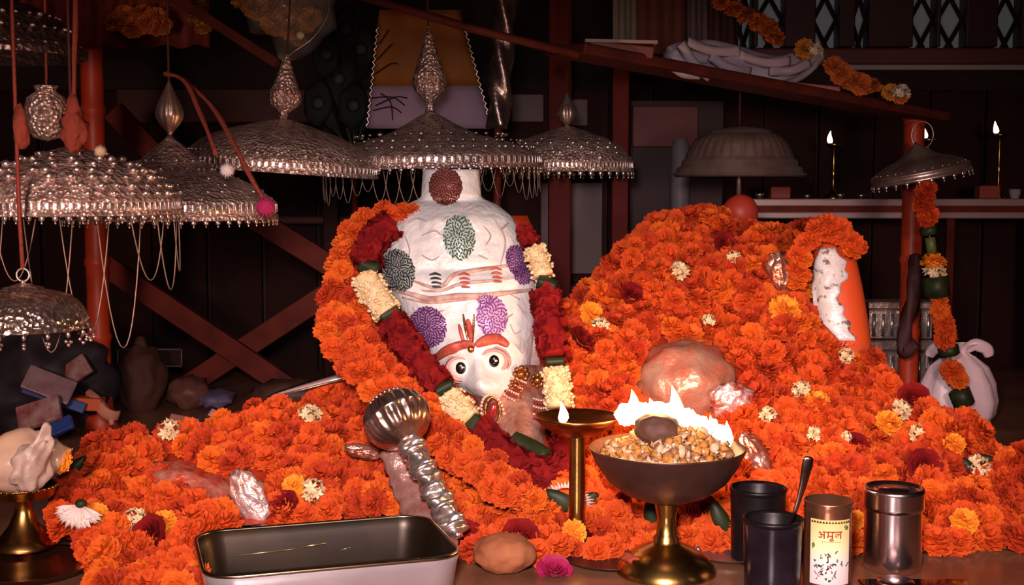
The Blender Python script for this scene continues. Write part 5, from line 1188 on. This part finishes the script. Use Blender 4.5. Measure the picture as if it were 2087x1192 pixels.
for y0, y1, w_, m in ((462, 478, 20, M_leaf), (484, 515, 12, M_stem), (565, 605, 30, M_leaf), (706, 724, 24, M_leaf), (795, 826, 25, M_leaf)):
    a = TG(y0)-t.location; b = TG(y1)-t.location
    ob('leaf_wrap', tube([a, a.lerp(b, .5), b], S(w_, 2.42)*.85, 12, lobes=4, amp=.08, twist=.3), m, t)
o = ob('yellow_flower', mv(MG[3], sc=S(27, 2.42)), M_yel, t, label='amber flower in the dangling garland'); o.location = TG(536)-t.location
o = ob('tuberose', mv(TB[1], sc=S(28, 2.42)), M_white, t, label='cream blossom collar'); o.location = TG(556)-t.location
o = ob('tuberose', mv(TB[2], sc=S(18, 2.42)), M_white, t); o.location = TG(784)-t.location
# twisted dark cloth on right post
ob('dark_wrap', tube(catmull([P(1868, 520, 2.56), P(1862, 590, 2.54), P(1848, 660, 2.53), P(1840, 715, 2.53), P(1868, 700, 2.52)], 6), S(13, 2.55), 10, lobes=3, amp=.25, twist=.7), mat('wrap_dark', (.05, .010, .010), .7), label='dark red cloth twisted around the right post', cat='cloth')

# ---- tins and bag behind right heap
def steel_box(px0, px1, pt_, pb2, d, label):
    w_ = S(px1-px0, d)/2; c = P((px0+px1)/2, pb2, d); h = P(0, pt_, d).z-c.z
    t = thing('steel_box', (c.x, d, c.z), label, 'steel box')
    ob('body', box(-w_, w_, -.03, .03, 0, h*.78, .003), M_bright, t, smooth=False)
    for k in range(7): ob('flute', tube([(-w_*.85+k*w_*.283, -.031, h*.08), (-w_*.85+k*w_*.283, -.031, h*.68)], .004, 6), M_bright, t)
    ob('lid', box(-w_*1.04, w_*1.04, -.033, .033, h*.78, h, .004), M_silp, t, smooth=False)
    ob('clasp', box(-w_*.1, w_*.1, -.040, -.030, h*.66, h*.86, .002), M_brass, t, smooth=False)
    return c.z, h
d_ = 2.75
zb0, hh0 = steel_box(1762, 1892, 690, 790, d_, 'lower fluted steel box behind the right heap beside the post')
steel_box(1762, 1892, 612, 688, d_, 'upper fluted steel box stacked behind the right heap')
ob('box_stand', box(P(1760, 0, d_).x, P(1895, 0, d_).x, d_-.035, d_+.04, 0, zb0, .003), M_dark, label='low dark stand under the steel boxes', cat='stand', smooth=False)
wb_ = thing('plastic_bag', (P(1960, 875, 2.50).x, 2.53, 0), 'white knotted plastic carrier bag behind the far right of the heap', 'bag')
def bagshape():
    V = []; Fc = []; n = 40
    prof_ = [(.02, .0), (.062, .006), (.075, .03), (.080, .06), (.072, .10), (.055, .135), (.030, .158), (.016, .168), (.022, .178), (.034, .186)]
    for z_, (r_, z) in enumerate(prof_):
        for i in range(n):
            th = 2*PI*i/n; k = 1+(.03+.10*max(0, z-.05)/.13)*math.cos(9*th+z*20)+.05*noise.noise(Vector((math.cos(th)*2, math.sin(th)*2, z*20)))
            V.append(Vector((r_*k*math.cos(th), r_*k*.75*math.sin(th), z)))
    for j in range(len(prof_)-1):
        for i in range(n): Fc.append((j*n+i, j*n+(i+1) % n, (j+1)*n+(i+1) % n, (j+1)*n+i))
    return V, Fc
M_bag = mat('bag_white', (.90, .68, .72), .4, col2=(.78, .56, .60), nscale=12, bump=.8, bscale=18, sss=0)
ob('body', mv(bagshape(), sc=(1.0, 1, .90)), M_bag, wb_)
for sgn in (-1, 1):
    hp2 = [Vector((sgn*.008, 0, .150)), Vector((sgn*.03, -.005, .166)), Vector((sgn*.052, -.006, .158)), Vector((sgn*.060, -.004, .142))]
    cc = catmull(hp2, 6); n = len(cc)
    ob('handle', tube(cc, [.011*(.6+.6*math.sin(PI*i/n)) for i in range(n)], 12, lobes=4, amp=.15, twist=.3, flat=.5), M_bag, wb_)
